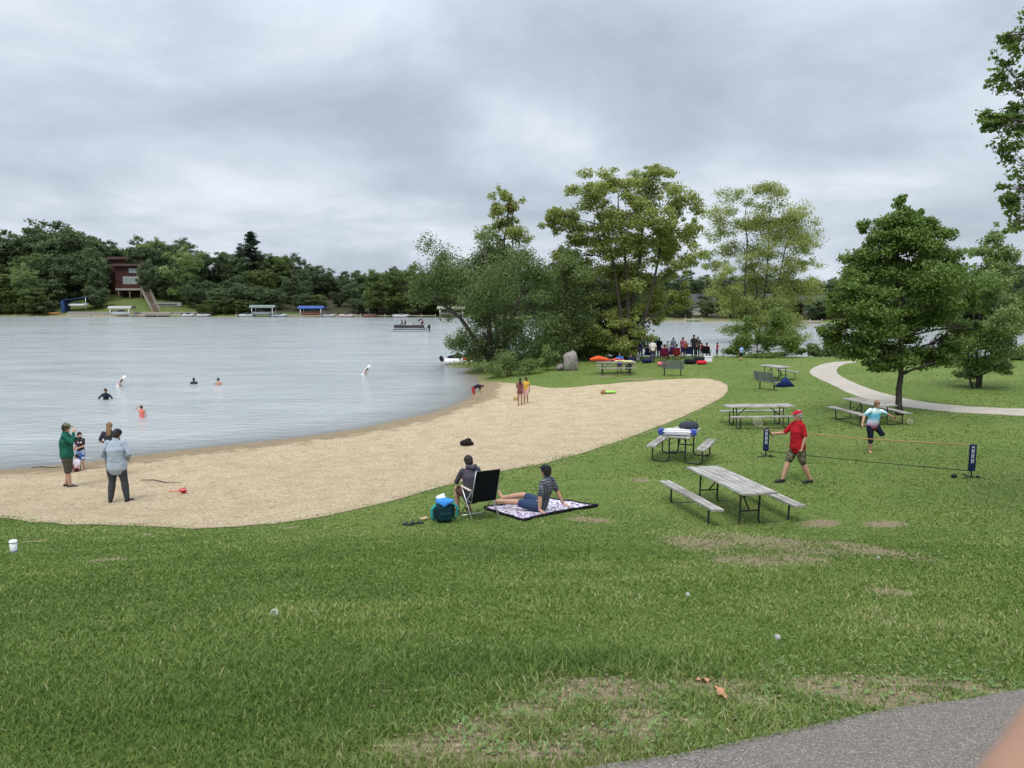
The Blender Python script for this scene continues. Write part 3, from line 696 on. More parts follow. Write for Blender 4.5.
# nest in the slender tree
r_ = random.Random(3); nst = MB(); npos = at_y(509.5, 207.5, 55.5)
for k in range(70):
    a = r_.uniform(0, 2*PI); q = Vector((math.cos(a)*.3, math.sin(a)*.3, r_.uniform(-.22, .22))); d = Vector((-math.sin(a), math.cos(a), r_.uniform(-.5, .5)))*.32
    nst.tube([q*r_.uniform(.3, 1)-d, q*r_.uniform(.6, 1)+d], .018, 4)
nst.ell((0, 0, -.08), (.26, .26, .2))
o = nst.build('nest', mat('dead_leaves', (.17, .07, .05), .95, .4, 6)); o.location = npos
tag(o, 'reddish brown clump of dead twigs and leaves high in the slender tree', 'nest')

# ------------------------------------------------------------------ far shore woods
def proto(kind, seed, H=10.):
    """a forest tree of height 10, crown ~8.5 wide, trunk included"""
    r = random.Random(seed); root = bpy.data.objects.new('forest_tree', None); C = []
    if kind == 'pine':
        tb = MB(); tb.tube([(0, 0, -1), (0, 0, 5), (0, 0, 9.9)], [.2, .13, .03], 6)
        lb = MB()
        for k in range(75):
            z = 3.0+6.7*(k/75)**.85+r.uniform(-.2, .2); L = (9.9-z)*.36+.25
            for j in range(1):
                a = r.uniform(0, 2*PI); l = L*r.choice([.45, .7, 1.0, 1.35])*r.uniform(.8, 1.15); e = Vector((math.cos(a)*l, math.sin(a)*l, z+l*.12)); lb.tube([(0, 0, z), e], [.05, .015], 4)
                for q in (.3, .6, 1.): C.append((e.x*q, e.y*q, z+(e.z-z)*q, .36, .36, .20, .4+r.uniform(-.2, .2)))
        return tb, lb, C, 7000, .20, 'needle'
    tb = MB(); tb.tube([(0, 0, -1), (r.uniform(-.2, .2), 0, 2.5), (r.uniform(-.3, .3), 0, 6)], [.26, .2, .09], 6); lb = MB()
    nl = r.choice([15, 17, 19]); wid = r.uniform(2.6, 3.4)
    for k in range(nl):
        f = (k+.5)/nl; z = 1.3+f*7.3; rad = wid*math.sin(PI*(.22+.66*(1-f)**.9))**.8*r.uniform(.5, 1.0)
        a = k*2.4+r.uniform(-.4, .4); c = Vector((math.cos(a)*rad, math.sin(a)*rad, z)); Rl = r.uniform(1.0, 1.7)
        lb.tube(bend(Vector((0, 0, max(1.5, z-2.4))), c, 3, .1, r), [.10, .07, .05, .02], 5)
        for j in range(8):
            d = Vector((r.gauss(0, 1), r.gauss(0, 1), r.gauss(0, .8))).normalized()*Rl*r.uniform(.4, 1)
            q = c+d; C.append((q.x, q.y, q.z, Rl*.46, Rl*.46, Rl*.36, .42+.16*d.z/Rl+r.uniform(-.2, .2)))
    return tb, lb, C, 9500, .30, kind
PR = {}
def forest_proto(key, kind, seed):
    tb, lb, C, n, sz, lm = proto(kind, seed)
    tb.add(lb.V, lb.F, 0, True); t_ = tb.mesh('trunk'); t_.materials.append(barkd if kind != 'pale' else bark)
    o = leaves('crown', C, n, sz, seed, LM[lm]); me = o.data; bpy.data.objects.remove(o)
    PR[key] = (t_, me)
for i in range(4): forest_proto('d%d' % i, 'far', 100+i)
for i in range(2): forest_proto('l%d' % i, 'farlt', 110+i)
for i in range(2): forest_proto('k%d' % i, 'dark', 120+i)
forest_proto('p0', 'pine', 130); forest_proto('w0', 'pale', 140)
def place(key, x, y, top_v=None, h=None, wmul=1., label=None, group=None, name='forest_tree', rz=None):
    z = H1(x, y)
    if h is None:
        h = max(2.2, (EYE+y*((384-top_v)/F_PX*cT-sT)/(cT+(384-top_v)/F_PX*sT))-z)
    s = h/10
    o = thing(name, label, 'tree', (x, y, z), random.uniform(0, 6.28) if rz is None else rz, group)
    o.scale = (s*wmul, s*wmul, s)
    for nm, me in zip(('trunk', 'crown'), PR[key]): mobj(nm, me, None, o)
    return o
SKY = [(-120,225),(0,226),(30,232),(55,217),(75,222),(100,232),(130,240),(160,233),(185,236),(200,246),(222,250),(240,246),(280,250),(300,256),(335,268),(370,268),(410,265),(470,262),(560,262),(690,269),(760,272),(830,270),(880,268),(960,262),(1024,262),(1150,255)]
def sky_v(u): return float(np.interp(u, [a for a, b in SKY], [b for a, b in SKY]))
rr = random.Random(77)
def region(u):
    if u < 60: return 'dark broadleaf tree in the shore woods at the left edge of the picture', 'woods at the left edge of the far shore'
    if u < 215: return 'dark broadleaf tree in the woods around the red lake house', 'woods around the red house'
    if u < 340: return 'dark broadleaf tree in the shore woods between the red house and the blue boat canopy', 'woods behind the boat lifts'
    if u < 480: return 'dark broadleaf tree in the low woods behind the pontoon boat', 'low woods behind the pontoon boat'
    return 'distant broadleaf tree on the shore seen behind the park trees', 'far shore woods behind the park trees'
for row, (off, du, lo) in enumerate([(5, 20, .45), (15, 23, .72), (26, 22, .92), (37, 22, 1.0)]):
    u = -100+rr.uniform(0, 10)
    while u < 1140:
        uu = u+rr.uniform(-7, 7); u += du*rr.uniform(.8, 1.2)*(1.15 if uu > 480 else 1)
        if row == 0 and (58 < uu < 206 or 330 < uu < 345): continue
        if row == 1 and 104 < uu < 172: continue
        if row == 2 and 116 < uu < 146: continue
        x = (uu-512)/F_PX*200
        for _ in range(4): y = float(y_shore(x))+off+2; x = (uu-512)/F_PX*y
        y += rr.uniform(-3, 3); x = (uu-512)/F_PX*y
        tv = sky_v(uu)+rr.uniform(-2, 9); 
        if row < 2: tv = 312-(312-tv)*lo*rr.uniform(.75, 1.1); tv = max(tv, sky_v(uu)+4)
        key = rr.choice(['d0', 'd1', 'd2', 'd3', 'd0', 'd2', 'k0', 'k1', 'l0' if row < 3 else 'd1', 'd3'])
        lb, gp = region(uu)
        place(key, x, y, tv, None, rr.uniform(.95, 1.3)*(1.1 if row > 0 else 1.6), lb, gp)
def upl(u, off): 
    x = 0
    y = 200
    for _ in range(6): x = (u-512)/F_PX*y; y = float(y_shore(x))+off
    return x, y
x, y = upl(254, 26); place('p0', x, y, 231, None, 1.25, 'tall ragged pine topping the far skyline left of centre', None, 'pine_tree')
x, y = upl(244, 30); place('p0', x, y, 246, None, 1.2, 'shorter pine beside the tall ragged pine on the far skyline', None, 'pine_tree')
x, y = upl(187, 13); place('w0', x, y, 243, None, 1.0, 'tree with a long pale bare trunk on the lawn right of the red house', None, 'lawn_tree')
x, y = upl(28, 5); place('w0', x, y, 262, None, .9, 'greyish thin tree with pale trunk in front of the grey-roofed house', None, 'lawn_tree')
x, y = upl(37, 2); place('l1', x, y, 285, None, 1.6, 'small weeping willow at the waterline left of the orange kayak', None, 'willow_tree')
for u, v, off, wm, lb in [(140, 243, 34, 1.1, 'pale-leaved tree rising behind the roof of the red house'), (155, 236, 30, 1.0, 'thin grey tree showing sky through it right of the red house roof'), (73, 230, 34, 1.0, 'pale-topped tree on the ridge left of the red house')]:
    x, y = upl(u, off); place('w0', x, y, v, None, wm, lb)
for u, v, off, wm in [(100, 268, 12, .7), (151, 259, 15, .62), (158, 262, 18, .9), (140, 250, 33, 1.), (125, 246, 33, 1.), (166, 250, 26, 1.1), (98, 285, 7, 1.3), (196, 278, 9, 1.)]:
    x, y = upl(u, off); place(rr.choice(['d0', 'd1', 'd2', 'k0', 'd3']), x, y, v, None, wm*1.2, region(u)[0], region(u)[1])
for u, v, off in [(383, 268, -1), (408, 266, -1), (430, 270, 0), (447, 275, 0)]:
    x, y = upl(u, 2+off); place('l0' if u % 2 else 'l1', x, y, v, None, 1.35, 'bright yellow-green tree on the low shore behind the willow', 'bright trees on the low shore')
for u in list(range(-60, 60, 12))+list(range(206, 256, 12)):
    x, y = upl(u+rr.uniform(-3, 3), 1.5); place(rr.choice(['l0', 'd1', 'd2', 'l1']), x, y, 302+rr.uniform(-5, 4), None, 2.0, 'low bush at the waterline of the far shore', 'bushes along the far waterline', 'shore_bush')
# ------------------------------------------------------------------ object materials
def C3(h): 
    f = lambda c: (c/12.92 if c <= .04045 else ((c+.055)/1.055)**2.4)
    return tuple(f(int(h[i:i+2], 16)/255) for i in (0, 2, 4))
def objmat(name, fn, rough=.85):
    m, t, b = nt(name); tc = t.nodes.new('ShaderNodeTexCoord'); s = t.nodes.new('ShaderNodeSeparateXYZ'); t.links.new(tc.outputs['Object'], s.inputs[0])
    t.links.new(fn(t, tc, s.outputs), b.inputs['Base Color']); b.inputs['Roughness'].default_value = rough; b.inputs['Specular IOR Level'].default_value = .2
    return m
def wood(t, tc, o):
    mp = t.nodes.new('ShaderNodeMapping'); mp.inputs['Scale'].default_value = (1.2, 14, 14); t.links.new(tc.outputs['Object'], mp.inputs[0])
    a = ramp(t, noise(t, 2.2, 6, .7, mp.outputs[0]), [(.3, (.12, .11, .095)), (.45, (.28, .265, .24)), (.65, (.50, .485, .45))])
    return mix(t, ramp(t, noise(t, 1.3, 4, .6, tc.outputs['Object']), [(.50, (0, 0, 0)), (.66, (.8, .8, .8))]), a, (.17, .155, .13))
m_wood = objmat('weathered_wood', wood, .85); bump(m_wood.node_tree, m_wood.node_tree.nodes['Principled BSDF'], noise(m_wood.node_tree, 40, 3, .6), .3, .004)
def plaid(t, tc, o):
    sx = mth(t, 'GREATER_THAN', mth(t, 'SINE', mth(t, 'MULTIPLY', o[0], 120.)), .25); sz = mth(t, 'GREATER_THAN', mth(t, 'SINE', mth(t, 'MULTIPLY', o[2], 120.)), .25)
    q = mth(t, 'MULTIPLY', mth(t, 'ADD', sx, sz), .5)
    return ramp(t, q, [(0, (.035, .038, .05)), (.5, (.10, .105, .125)), (1, (.20, .21, .23))])
m_plaid = objmat('plaid_cloth', plaid)
def camo(t, tc, o):
    return ramp(t, noise(t, 14, 2, .5, tc.outputs['Object']), [(.0, (.035, .035, .025)), (.44, (.10, .095, .06)), (.52, (.20, .18, .12)), (.62, (.07, .07, .05))], 'CONSTANT')
m_camo = objmat('camouflage_cloth', camo)
def tie(t, tc, o):
    z = mth(t, 'ADD', mth(t, 'MULTIPLY', o[2], 1.), mth(t, 'MULTIPLY', noise(t, 12, 3, .6, tc.outputs['Object']), .16))
    return ramp(t, z, [(.96, (.20, .06, .09)), (1.05, (.42, .25, .33)), (1.14, (.55, .66, .80)), (1.24, (.20, .55, .75)), (1.34, (.05, .42, .55)), (1.46, (.70, .85, .88))])
def tie2(t, tc, o):
    z = mth(t, 'ADD', mth(t, 'MULTIPLY', mth(t, 'SUBTRACT', o[2], .7), 1.1), mth(t, 'MULTIPLY', noise(t, 12, 3, .6, tc.outputs['Object']), .16))
    return ramp(t, z, [(.20, (.16, .04, .06)), (.34, (.40, .24, .33)), (.46, (.55, .66, .82)), (.58, (.22, .55, .78)), (.70, (.05, .40, .55)), (.82, (.70, .85, .88))])
m_tie = objmat('tie_dye_cloth', tie2)
def blank(t, tc, o):
    v = t.nodes.new('ShaderNodeTexVoronoi'); v.inputs['Scale'].default_value = 24; t.links.new(tc.outputs['Object'], v.inputs['Vector'])
    sc_ = t.nodes.new('ShaderNodeSeparateColor'); t.links.new(v.outputs['Color'], sc_.inputs[0])
    return ramp(t, sc_.outputs[0], [(0, (.62, .60, .62)), (.40, (.05, .05, .12)), (.52, (.35, .10, .24)), (.62, (.55, .53, .56)), (.74, (.16, .12, .34)), (.9, (.6, .58, .6))], 'CONSTANT')
m_blank = objmat('patterned_blanket_cloth', blank)
def tee(t, tc, o):
    return ramp(t, noise(t, 9, 2, .5, tc.outputs['Object']), [(.0, (.02, .022, .035)), (.56, (.02, .022, .035)), (.60, (.45, .08, .09)), (.64, (.6, .6, .6))], 'CONSTANT')
m_tee = objmat('printed_tee_cloth', tee)
def trunks(t, tc, o):
    return ramp(t, noise(t, 11, 2, .5, tc.outputs['Object']), [(.0, (.03, .12, .42)), (.52, (.03, .12, .42)), (.56, (.65, .7, .75))], 'CONSTANT')
m_trunks = objmat('blue_white_cloth', trunks)
def cloth(h, nm): return mat(nm, C3(h), .9, .13, 11, spec=.15, bumps=.9, bscale=9)
skin = mat('skin', (.46, .265, .185), .55, .08, 10, spec=.3); skin_tan = mat('tanned_skin', (.30, .165, .11), .55, .08, 10, spec=.3)
hair_d = mat('dark_hair', (.022, .016, .013), .6, .3, 40); hair_b = mat('brown_hair', (.20, .125, .065), .6, .3, 40)
black = mat('black_rubber', (.018, .018, .02), .6, .2, 8); steel = mat('dark_steel', (.035, .035, .038), .45, .3, 8, metal=.3)
alu = mat('aluminium', (.55, .56, .57), .35, .08, 8, metal=.8); eyem = mat('eye_dark', (.02, .015, .012), .3); lipm = mat('lip', (.33, .13, .11), .6)

# ------------------------------------------------------------------ people
def stand():
    return dict(P=(0, 0, .93), C=(0, 0, 1.25), N=(0, -.01, 1.47), H=(0, .015, 1.615), hd=(0, 1, 0),
                sR=(.175, 0, 1.41), eR=(.235, -.03, 1.13), wR=(.245, .04, .88), sL=(-.175, 0, 1.41), eL=(-.235, -.03, 1.13), wL=(-.245, .04, .88),
                hR=(.088, 0, .90), kR=(.10, .015, .49), aR=(.105, -.02, .085), hL=(-.088, 0, .90), kL=(-.10, .015, .49), aL=(-.105, -.02, .085), fR=(.03, 1, 0), fL=(-.03, 1, 0))
def seated(z=.46):
    d = stand(); d.update(P=(0, 0, z+.10), C=(0, -.06, z+.42), N=(0, -.05, z+.63), H=(0, -.02, z+.79), sR=(.175, -.05, z+.57), sL=(-.175, -.05, z+.57), eR=(.25, .02, z+.32), eL=(-.25, .02, z+.32),
        wR=(.2, .25, z+.24), wL=(-.2, .25, z+.24), hR=(.09, .02, z+.09), hL=(-.09, .02, z+.09), kR=(.11, .45, z+.07), kL=(-.11, .45, z+.07), aR=(.11, .47, .085), aL=(-.11, .47, .085)); return d
ARM = [(0, .054), (.3, .05), (.7, .043), (1, .037), (1.3, .041), (1.6, .035), (2, .026)]
LEG = [(0, .088), (.3, .084), (.7, .066), (1, .055), (1.3, .058), (1.6, .048), (2, .036)]
def limb3(a, b, c, prof, t1, inf=0., g=1.):
    pts, rr_ = [], []
    for (t_, r_) in prof:
        if t_ > t1+1e-6: break
        pts.append(a.lerp(b, t_) if t_ <= 1 else b.lerp(c, t_-1)); rr_.append(r_*g+inf)
    if t1 < 2 and abs(pts and prof[len(pts)-1][0]-t1) > .05:
        pts.append(a.lerp(b, t1) if t1 <= 1 else b.lerp(c, t1-1)); rr_.append(float(np.interp(t1, [p[0] for p in prof], [p[1] for p in prof]))*g+inf)
    return pts, rr_
def hand(mb, w, e, fwd, k, curl=.35, point=None):
    d = (Vector(point) if point is not None else (w-e)).normalized(); n = (fwd-d*fwd.dot(d)); n = n.normalized() if n.length > .05 else d.orthogonal().normalized()
    s = d.cross(n)*k            # n: direction the palm curls toward, s: across the palm, thumb on +s side
    mb.capsule([w, w+d*.03, w+d*.075], [(.027, .019), (.036, .017), (.04, .015)], 8, s)
    for i, (off, L) in enumerate([(.028, .068), (.010, .078), (-.009, .073), (-.027, .058)]):
        b0_ = w+d*.07+s*off; a = curl
        p1 = b0_+(d*math.cos(a)+n*math.sin(a))*L*.42; p2 = p1+(d*math.cos(a*2.1)+n*math.sin(a*2.1))*L*.32; p3 = p2+(d*math.cos(a*3)+n*math.sin(a*3))*L*.26
        mb.capsule([b0_, p1, p2, p3], [.0095, .009, .0085, .0075], 6)
    t0 = w+d*.025+s*.025; t1_ = t0+(d*.6+s*.75+n*.3).normalized()*.038; t2_ = t1_+(d*.9+s*.3+n*.35).normalized()*.03
    mb.capsule([t0, t1_, t2_], [.013, .0105, .009], 6)
def person(label, loc, rz, H, J=None, top=None, sleeve=.8, topname='shirt', bottom=None, leg=.9, botname='shorts', shoes=black, hair=hair_d, hairstyle='short', cap=None, brim=True, sk=None,
           girth=1., fine=False, hem=.0, group=None, curl=.35, capname='cap', torso_top=True):
    sk = sk or skin; D = {k: Vector(v) for k, v in (J or stand()).items()}
    root = thing('person', label, 'person', loc, rz, group); root.scale = (H/1.75,)*3
    P, C, N_, Hd = D['P'], D['C'], D['N'], D['H']; hs = (D['hR']-D['hL']).normalized(); ss = (D['sR']-D['sL']).normalized()
    ax = (C-P).normalized(); g = girth
    def torso(mb, inf, lo, hi):
        pts = [P-ax*.09, P-ax*.02, P+ax*.04, P.lerp(C, .5), C, C.lerp(N_, .55), C.lerp(N_, .82), N_]
        rd = [(.10*g, .085*g), (.155*g, .108*g), (.160*g, .112*g), (.138*g, .102*g**1.5), (.160*g, .112*g**1.2), (.158, .094), (.115, .075), (.062, .06)]
        sds = [hs, hs, hs, hs.lerp(ss, .5), ss, ss, ss, ss]
        sel = slice(lo, hi); rr_ = [(a+inf, b+inf) for a, b in rd[sel]]
        mb.capsule(pts[sel], rr_, 14, sds[sel])
    vox = .0085 if fine else .0135
    mb = MB(); torso(mb, 0, 0, 8)
    mb.capsule([C.lerp(N_, .8), N_, N_.lerp(Hd, .55)], [.068, .056, .052], 10)
    hd = D['hd'].normalized(); up = (Hd-N_).normalized(); up = (up-hd*up.dot(hd)).normalized(); rt = hd.cross(up)
    RM = Matrix((rt, hd, up)).transposed()
    L = lambda x, y, z: Hd+RM@Vector((x, y, z))
    mb.ell(L(0, 0, .02), (.075, .093, .098), RM, 16, 12); mb.ell(L(0, .022, -.045), (.055, .062, .066), RM, 14, 10)
    mb.capsule([L(0, .088, .018), L(0, .104, -.012)], [.009, .0145], 8); mb.ell(L(0, .072, -.088), (.024, .02, .018), RM, 8, 6)
    for k in (-1, 1): mb.ell(L(.076*k, -.005, 0), (.010, .021, .031), RM, 8, 6)
    for s_, k in (('R', 1), ('L', -1)):
        pts, rd = limb3(D['s'+s_], D['e'+s_], D['w'+s_], ARM, 2); mb.capsule(pts, rd, 10)
        mb.ell(D['s'+s_], (.06, .06, .06), None, 10, 8)
        hand(mb, D['w'+s_], D['e'+s_], D.get('hp'+s_, Vector((0, 1, 0)) if abs((D['w'+s_]-D['e'+s_]).normalized().y) < .8 else Vector((-k, 0, 0))), -k, curl, D.get('hv'+s_))
        pts, rd = limb3(D['h'+s_], D['k'+s_], D['a'+s_], LEG, 2, 0, .5+.5*g); mb.capsule(pts, rd, 12)
        a = D['a'+s_]; f = D['f'+s_].normalized(); fs = f.cross((D['k'+s_]-a).normalized()).normalized(); dn = f.cross(fs); dn = dn if dn.dot(D['k'+s_]-a) < 0 else -dn
        mb.capsule([a-f*.03+dn*.045, a+f*.05+dn*.045, a+f*.12+dn*.058, a+f*.165+dn*.062], [(.032, .036), (.036, .034), (.042, .022), (.034, .016)], 10, fs)
        D['_f'+s_] = (a, f, fs, dn)
    mb.remesh('body', vox, sk, root, 2)
    if top is not None:
        t_ = MB(); torso(t_, .016, 0 if hem > 0 else 1, 8 if torso_top else 7)
        if hem > 0: t_.capsule([P-ax*(.03+hem), P], [(.165*g+.016, .118*g+.016), (.165*g+.016, .118*g+.016)], 14, hs)
        if sleeve > 0:
            for s_ in 'RL':
                pts, rd = limb3(D['s'+s_], D['e'+s_], D['w'+s_], ARM, sleeve, .017 if sleeve < 1.2 else .013); t_.capsule(pts, rd, 10); t_.ell(D['s'+s_]-Vector((0, 0, .012)), (.064, .064, .060), None, 10, 8)
        t_.remesh(topname, vox*1.15, top, root, 2)
    if bottom is not None:
        t_ = MB(); torso(t_, .014 if hem == 0 else .010, 0, 3)
        for s_ in 'RL':
            pts, rd = limb3(D['h'+s_], D['k'+s_], D['a'+s_], LEG, leg, .022 if leg < 1.3 else .017, .5+.5*g); t_.capsule(pts, rd, 12)
        t_.remesh(botname, vox*1.15, bottom, root, 2)
    if shoes is not None:
        for s_ in 'RL':
            a, f, fs, dn = D['_f'+s_]; t_ = MB()
            t_.capsule([a-f*.04+dn*.045, a+f*.05+dn*.045, a+f*.13+dn*.056, a+f*.18+dn*.06], [(.04, .044), (.044, .042), (.05, .028), (.04, .022)], 10, fs); t_.remesh('shoe', vox*1.2, shoes, root, 1)
    if hair is not None:
        h = MB(); z0 = .034 if cap is None else .026
        h.ell(L(0, -.012, z0+.006), (.092, .104, .100), RM, 16, 12); h.ell(L(0, -.035, -.02), (.084, .080, .082), RM, 14, 10)
        if hairstyle == 'long': h.capsule([L(0, -.05, 0), L(0, -.085, -.12), L(0, -.09, -.28)], [(.08, .05), (.085, .042), (.06, .025)], 12, rt)
        if hairstyle == 'tail': h.capsule([L(0, -.09, .03), L(0, -.13, -.06), L(0, -.115, -.2)], [.028, .03, .014], 8)
        h.remesh('hair', .011, hair, root, 1)
    if cap is not None:
        c_ = MB(); c_.ell(L(0, -.006, .052), (.090, .105, .078), RM, 16, 12)
        if brim: c_.tube([L(0, .07, .055), L(0, .13, .05), L(0, .165, .04)], [(.07, .010), (.066, .008), (.035, .006)], 12, rt)
        c_.remesh(capname, .009, cap, root, 1)
    if fine or J is None or D['hd'].y > -9:
        for k in (-1, 1): e_ = MB().ell(L(.031*k, .083, .012), (.011, .007, .007), RM, 8, 6).build('eye', eyem, root)
        MB().ell(L(0, .083, -.052), (.022, .007, .006), RM, 8, 6).build('mouth', lipm, root)
    return root
def S(**kw): d = stand(); d.update(kw); return d
def ground(u, v): return G(u, v)

person('man in green long-sleeved shirt and brown shorts with a hand raised to his face', G(69, 487.5), R(-72), 1.78,
       S(eR=(.25, .20, 1.22), wR=(.11, .22, 1.50), hpR=(-1, 0, 0), eL=(-.26, .10, 1.18), wL=(-.10, .26, 1.32), H=(0, .03, 1.61), hd=(.1, 1, -.12), aR=(.09, .05, .085), aL=(-.10, -.08, .085)),
       top=cloth('1f5a4c', 'green_jersey'), sleeve=1.9, bottom=cloth('4f4a40', 'brown_canvas'), leg=1.1, cap=cloth('6a6650', 'olive_cap'), fine=True, hem=.05, girth=1.28, hair=hair_d)
person('man in light blue untucked shirt and charcoal trousers standing with his back to the camera', G(119, 502.5), R(6), 1.80,
       S(eR=(.30, -.04, 1.15), wR=(.21, .15, .98), eL=(-.30, -.04, 1.15), wL=(-.21, .15, .98), H=(.03, .05, 1.595), N=(0, .0, 1.47), hd=(.25, 1, -.35), kR=(.14, .02, .49), aR=(.185, 0, .085), kL=(-.13, .02, .49), aL=(-.16, -.05, .085), fR=(.4, 1, 0), fL=(-.4, 1, 0)),
       top=cloth('9ca7b4', 'pale_blue_cotton'), sleeve=1.9, bottom=cloth('3d3f42', 'charcoal_twill'), leg=1.95, botname='trousers', cap=cloth('22252e', 'navy_cap'), brim=False, fine=True, hem=.10, girth=1.28)
person('boy in dark printed tee, cap and blue trunks standing beside the green-shirted man', G(82, 470.5), R(165), 1.22,
       S(eR=(.25, .0, 1.13), wR=(.27, .12, .92), eL=(-.24, .06, 1.13), wL=(-.06, .2, 1.05), hd=(-.2, 1, -.3)), top=m_tee, sleeve=.7, bottom=m_trunks, leg=.9, cap=cloth('2a2226', 'dark_cap'), shoes=None, fine=True)
person('small child in white and purple sitting on the wet sand behind the green-shirted man', G(77, 471.5)+Vector((0, 0, 0)), R(150), 1.0,
       dict(seated(0.02), kR=(.14, .30, .34), aR=(.12, .42, .06), kL=(-.16, .32, .28), aL=(-.14, .5, .06), wR=(.2, .35, .2), wL=(-.2, .3, .2)), top=cloth('c9c3cf', 'white_cotton'), bottom=cloth('6a3550', 'plum_cloth'), shoes=None)
person('woman with long light brown hair standing just beyond the blue-shirted man', G(112.5, 477), R(25), 1.62,
       S(eL=(-.30, .05, 1.18), wL=(-.14, .2, 1.05), hd=(.3, 1, -.2)), top=cloth('3b3a44', 'slate_jersey'), bottom=cloth('30323a', 'dark_denim'), leg=1.9, botname='trousers', hair=hair_b, hairstyle='long')
# woman in folding chair
ch = G(480, 519)
crz = R(28)
person('person in dark grey hoodie leaning forward in the folding chair', ch+Vector((-.16, .14, 0)), crz, 1.66,
       dict(seated(.40), C=(0, .02, .83), N=(0, .09, 1.02), H=(0, .155, 1.115), hd=(.1, 1, -.35), sR=(.165, .08, .95), sL=(-.165, .08, .95), eR=(.25, .18, .74), eL=(-.25, .18, .74), wR=(.14, .42, .64), wL=(-.14, .42, .64), kR=(.13, .46, .50), kL=(-.13, .46, .50), aR=(.12, .40, .085), aL=(-.12, .46, .085)),
       top=cloth('4a4650', 'charcoal_fleece'), topname='hoodie', sleeve=1.9, bottom=cloth('5a4038', 'brown_cloth'), leg=.75, shoes=cloth('5b3a2e', 'brown_leather'), fine=True, hem=.05, girth=1.15)
hp_ = [o for o in COL.objects if o.type == 'EMPTY' and 'hoodie leaning' in str(o.get('label', ''))][0]
hood = MB(); hood.capsule([(-.085, .02, 1.045), (0, -.035, 1.02), (.085, .02, 1.045)], [.045, .058, .045], 10); hood.remesh('hood', .012, M['charcoal_fleece'], hp_)
def folding_chair(label, loc, rz, fabm, armm):
    r_ = thing('folding_chair', label, 'chair', loc, rz)
    a = .28
    f = MB()
    f.tube([(-a, -.30, 0), (-a, .20, .60), (-a, .24, .62)], .012, 8); 
    f.build('leg', alu, r_); MB().tube([(a, -.30, 0), (a, .20, .60), (a, .24, .62)], .012, 8).build('leg', alu, r_)
    MB().tube([(-a+.02, .34, 0), (-a+.02, -.18, .60)], .012, 8).build('leg', alu, r_); MB().tube([(a-.02, .34, 0), (a-.02, -.18, .60)], .012, 8).build('leg', alu, r_)
    MB().tube([(-a, -.30, .012), (a, -.30, .012)], .011, 8).build('ground_bar', alu, r_); MB().tube([(-a+.02, .34, .012), (a-.02, .34, .012)], .011, 8).build('ground_bar', alu, r_)
    MB().tube([(-a+.03, .26, .42), (-a+.03, -.16, .38), (-a+.03, -.36, 1.02), (a-.03, -.36, 1.02), (a-.03, -.16, .38), (a-.03, .26, .42), (-a+.03, .26, .42)], .012, 8).build('seat_frame', alu, r_)
    bk = MB()
    for i in range(5):
        x = -.205+i*.1025; bk.box((x, -.268, .70), (.092, .014, .62), Euler((R(-17.5)*-1, 0, 0)).to_matrix())
    q = MB(); q.box((0, 0, 0), (.50, .022, .66), None, .009); q.V = [tuple(Euler((R(17), 0, 0)).to_matrix()@Vector(v)+Vector((0, -.275, .71))) for v in q.V]; q.build('backrest', fabm, r_)
    MB().box((0, .05, .405), (.50, .42, .02), (R(5), 0, 0), .008).build('seat', fabm, r_)
    for k in (-1, 1): MB().box((a*k, .02, .628), (.05, .44, .026), (0, 0, 0), .01).build('armrest', armm, r_)
    return r_
folding_chair('folding lawn chair with black webbing back, silver legs and cream armrests', ch, crz, cloth('15161d', 'black_webbing'), mat('cream_plastic', (.62, .52, .42), .5, .06))
# man on the blanket
bc = [G(484, 509.5), G(524, 522), G(598, 507.5), G(548, 500.5)]
def blanket(label, cs, m, edgem):
    n = 16; V = []
    for j in range(n+1):
        for i in range(n+1):
            p = (cs[0].lerp(cs[1], i/n)).lerp(cs[3].lerp(cs[2], i/n), j/n); V.append(p)
    hz = HGT([p.x for p in V], [p.y for p in V]); rb = random.Random(5)
    c = sum(cs, Vector())/4; V = [Vector((p.x, p.y, h+.035+.012*math.sin(p.x*9)*math.sin(p.y*7)+rb.uniform(0, .004)))-c for p, h in zip(V, hz)]
    F = [(j*(n+1)+i, j*(n+1)+i+1, (j+1)*(n+1)+i+1, (j+1)*(n+1)+i) for j in range(n) for i in range(n)]
    mb = MB(); mb.add(V, F, 0, True); o = mb.build('picnic_blanket', m); o.location = c
    q = o.modifiers.new('t', 'SOLIDIFY'); q.thickness = .012
    rim = [V[i] for i in range(n+1)]+[V[(j+1)*(n+1)+n] for j in range(n)]+[V[n*(n+1)+i] for i in range(n-1, -1, -1)]+[V[j*(n+1)] for j in range(n-1, 0, -1)]
    MB().tube(rim+[rim[0]], [(.028, .010)]*(len(rim)+1), 6, (0, 0, 1)).build('border', edgem, o)
    return tag(o, label, 'blanket')
blanket('patterned white and purple picnic blanket with a dark border on the grass', bc, m_blank, cloth('23202c', 'dark_binding'))
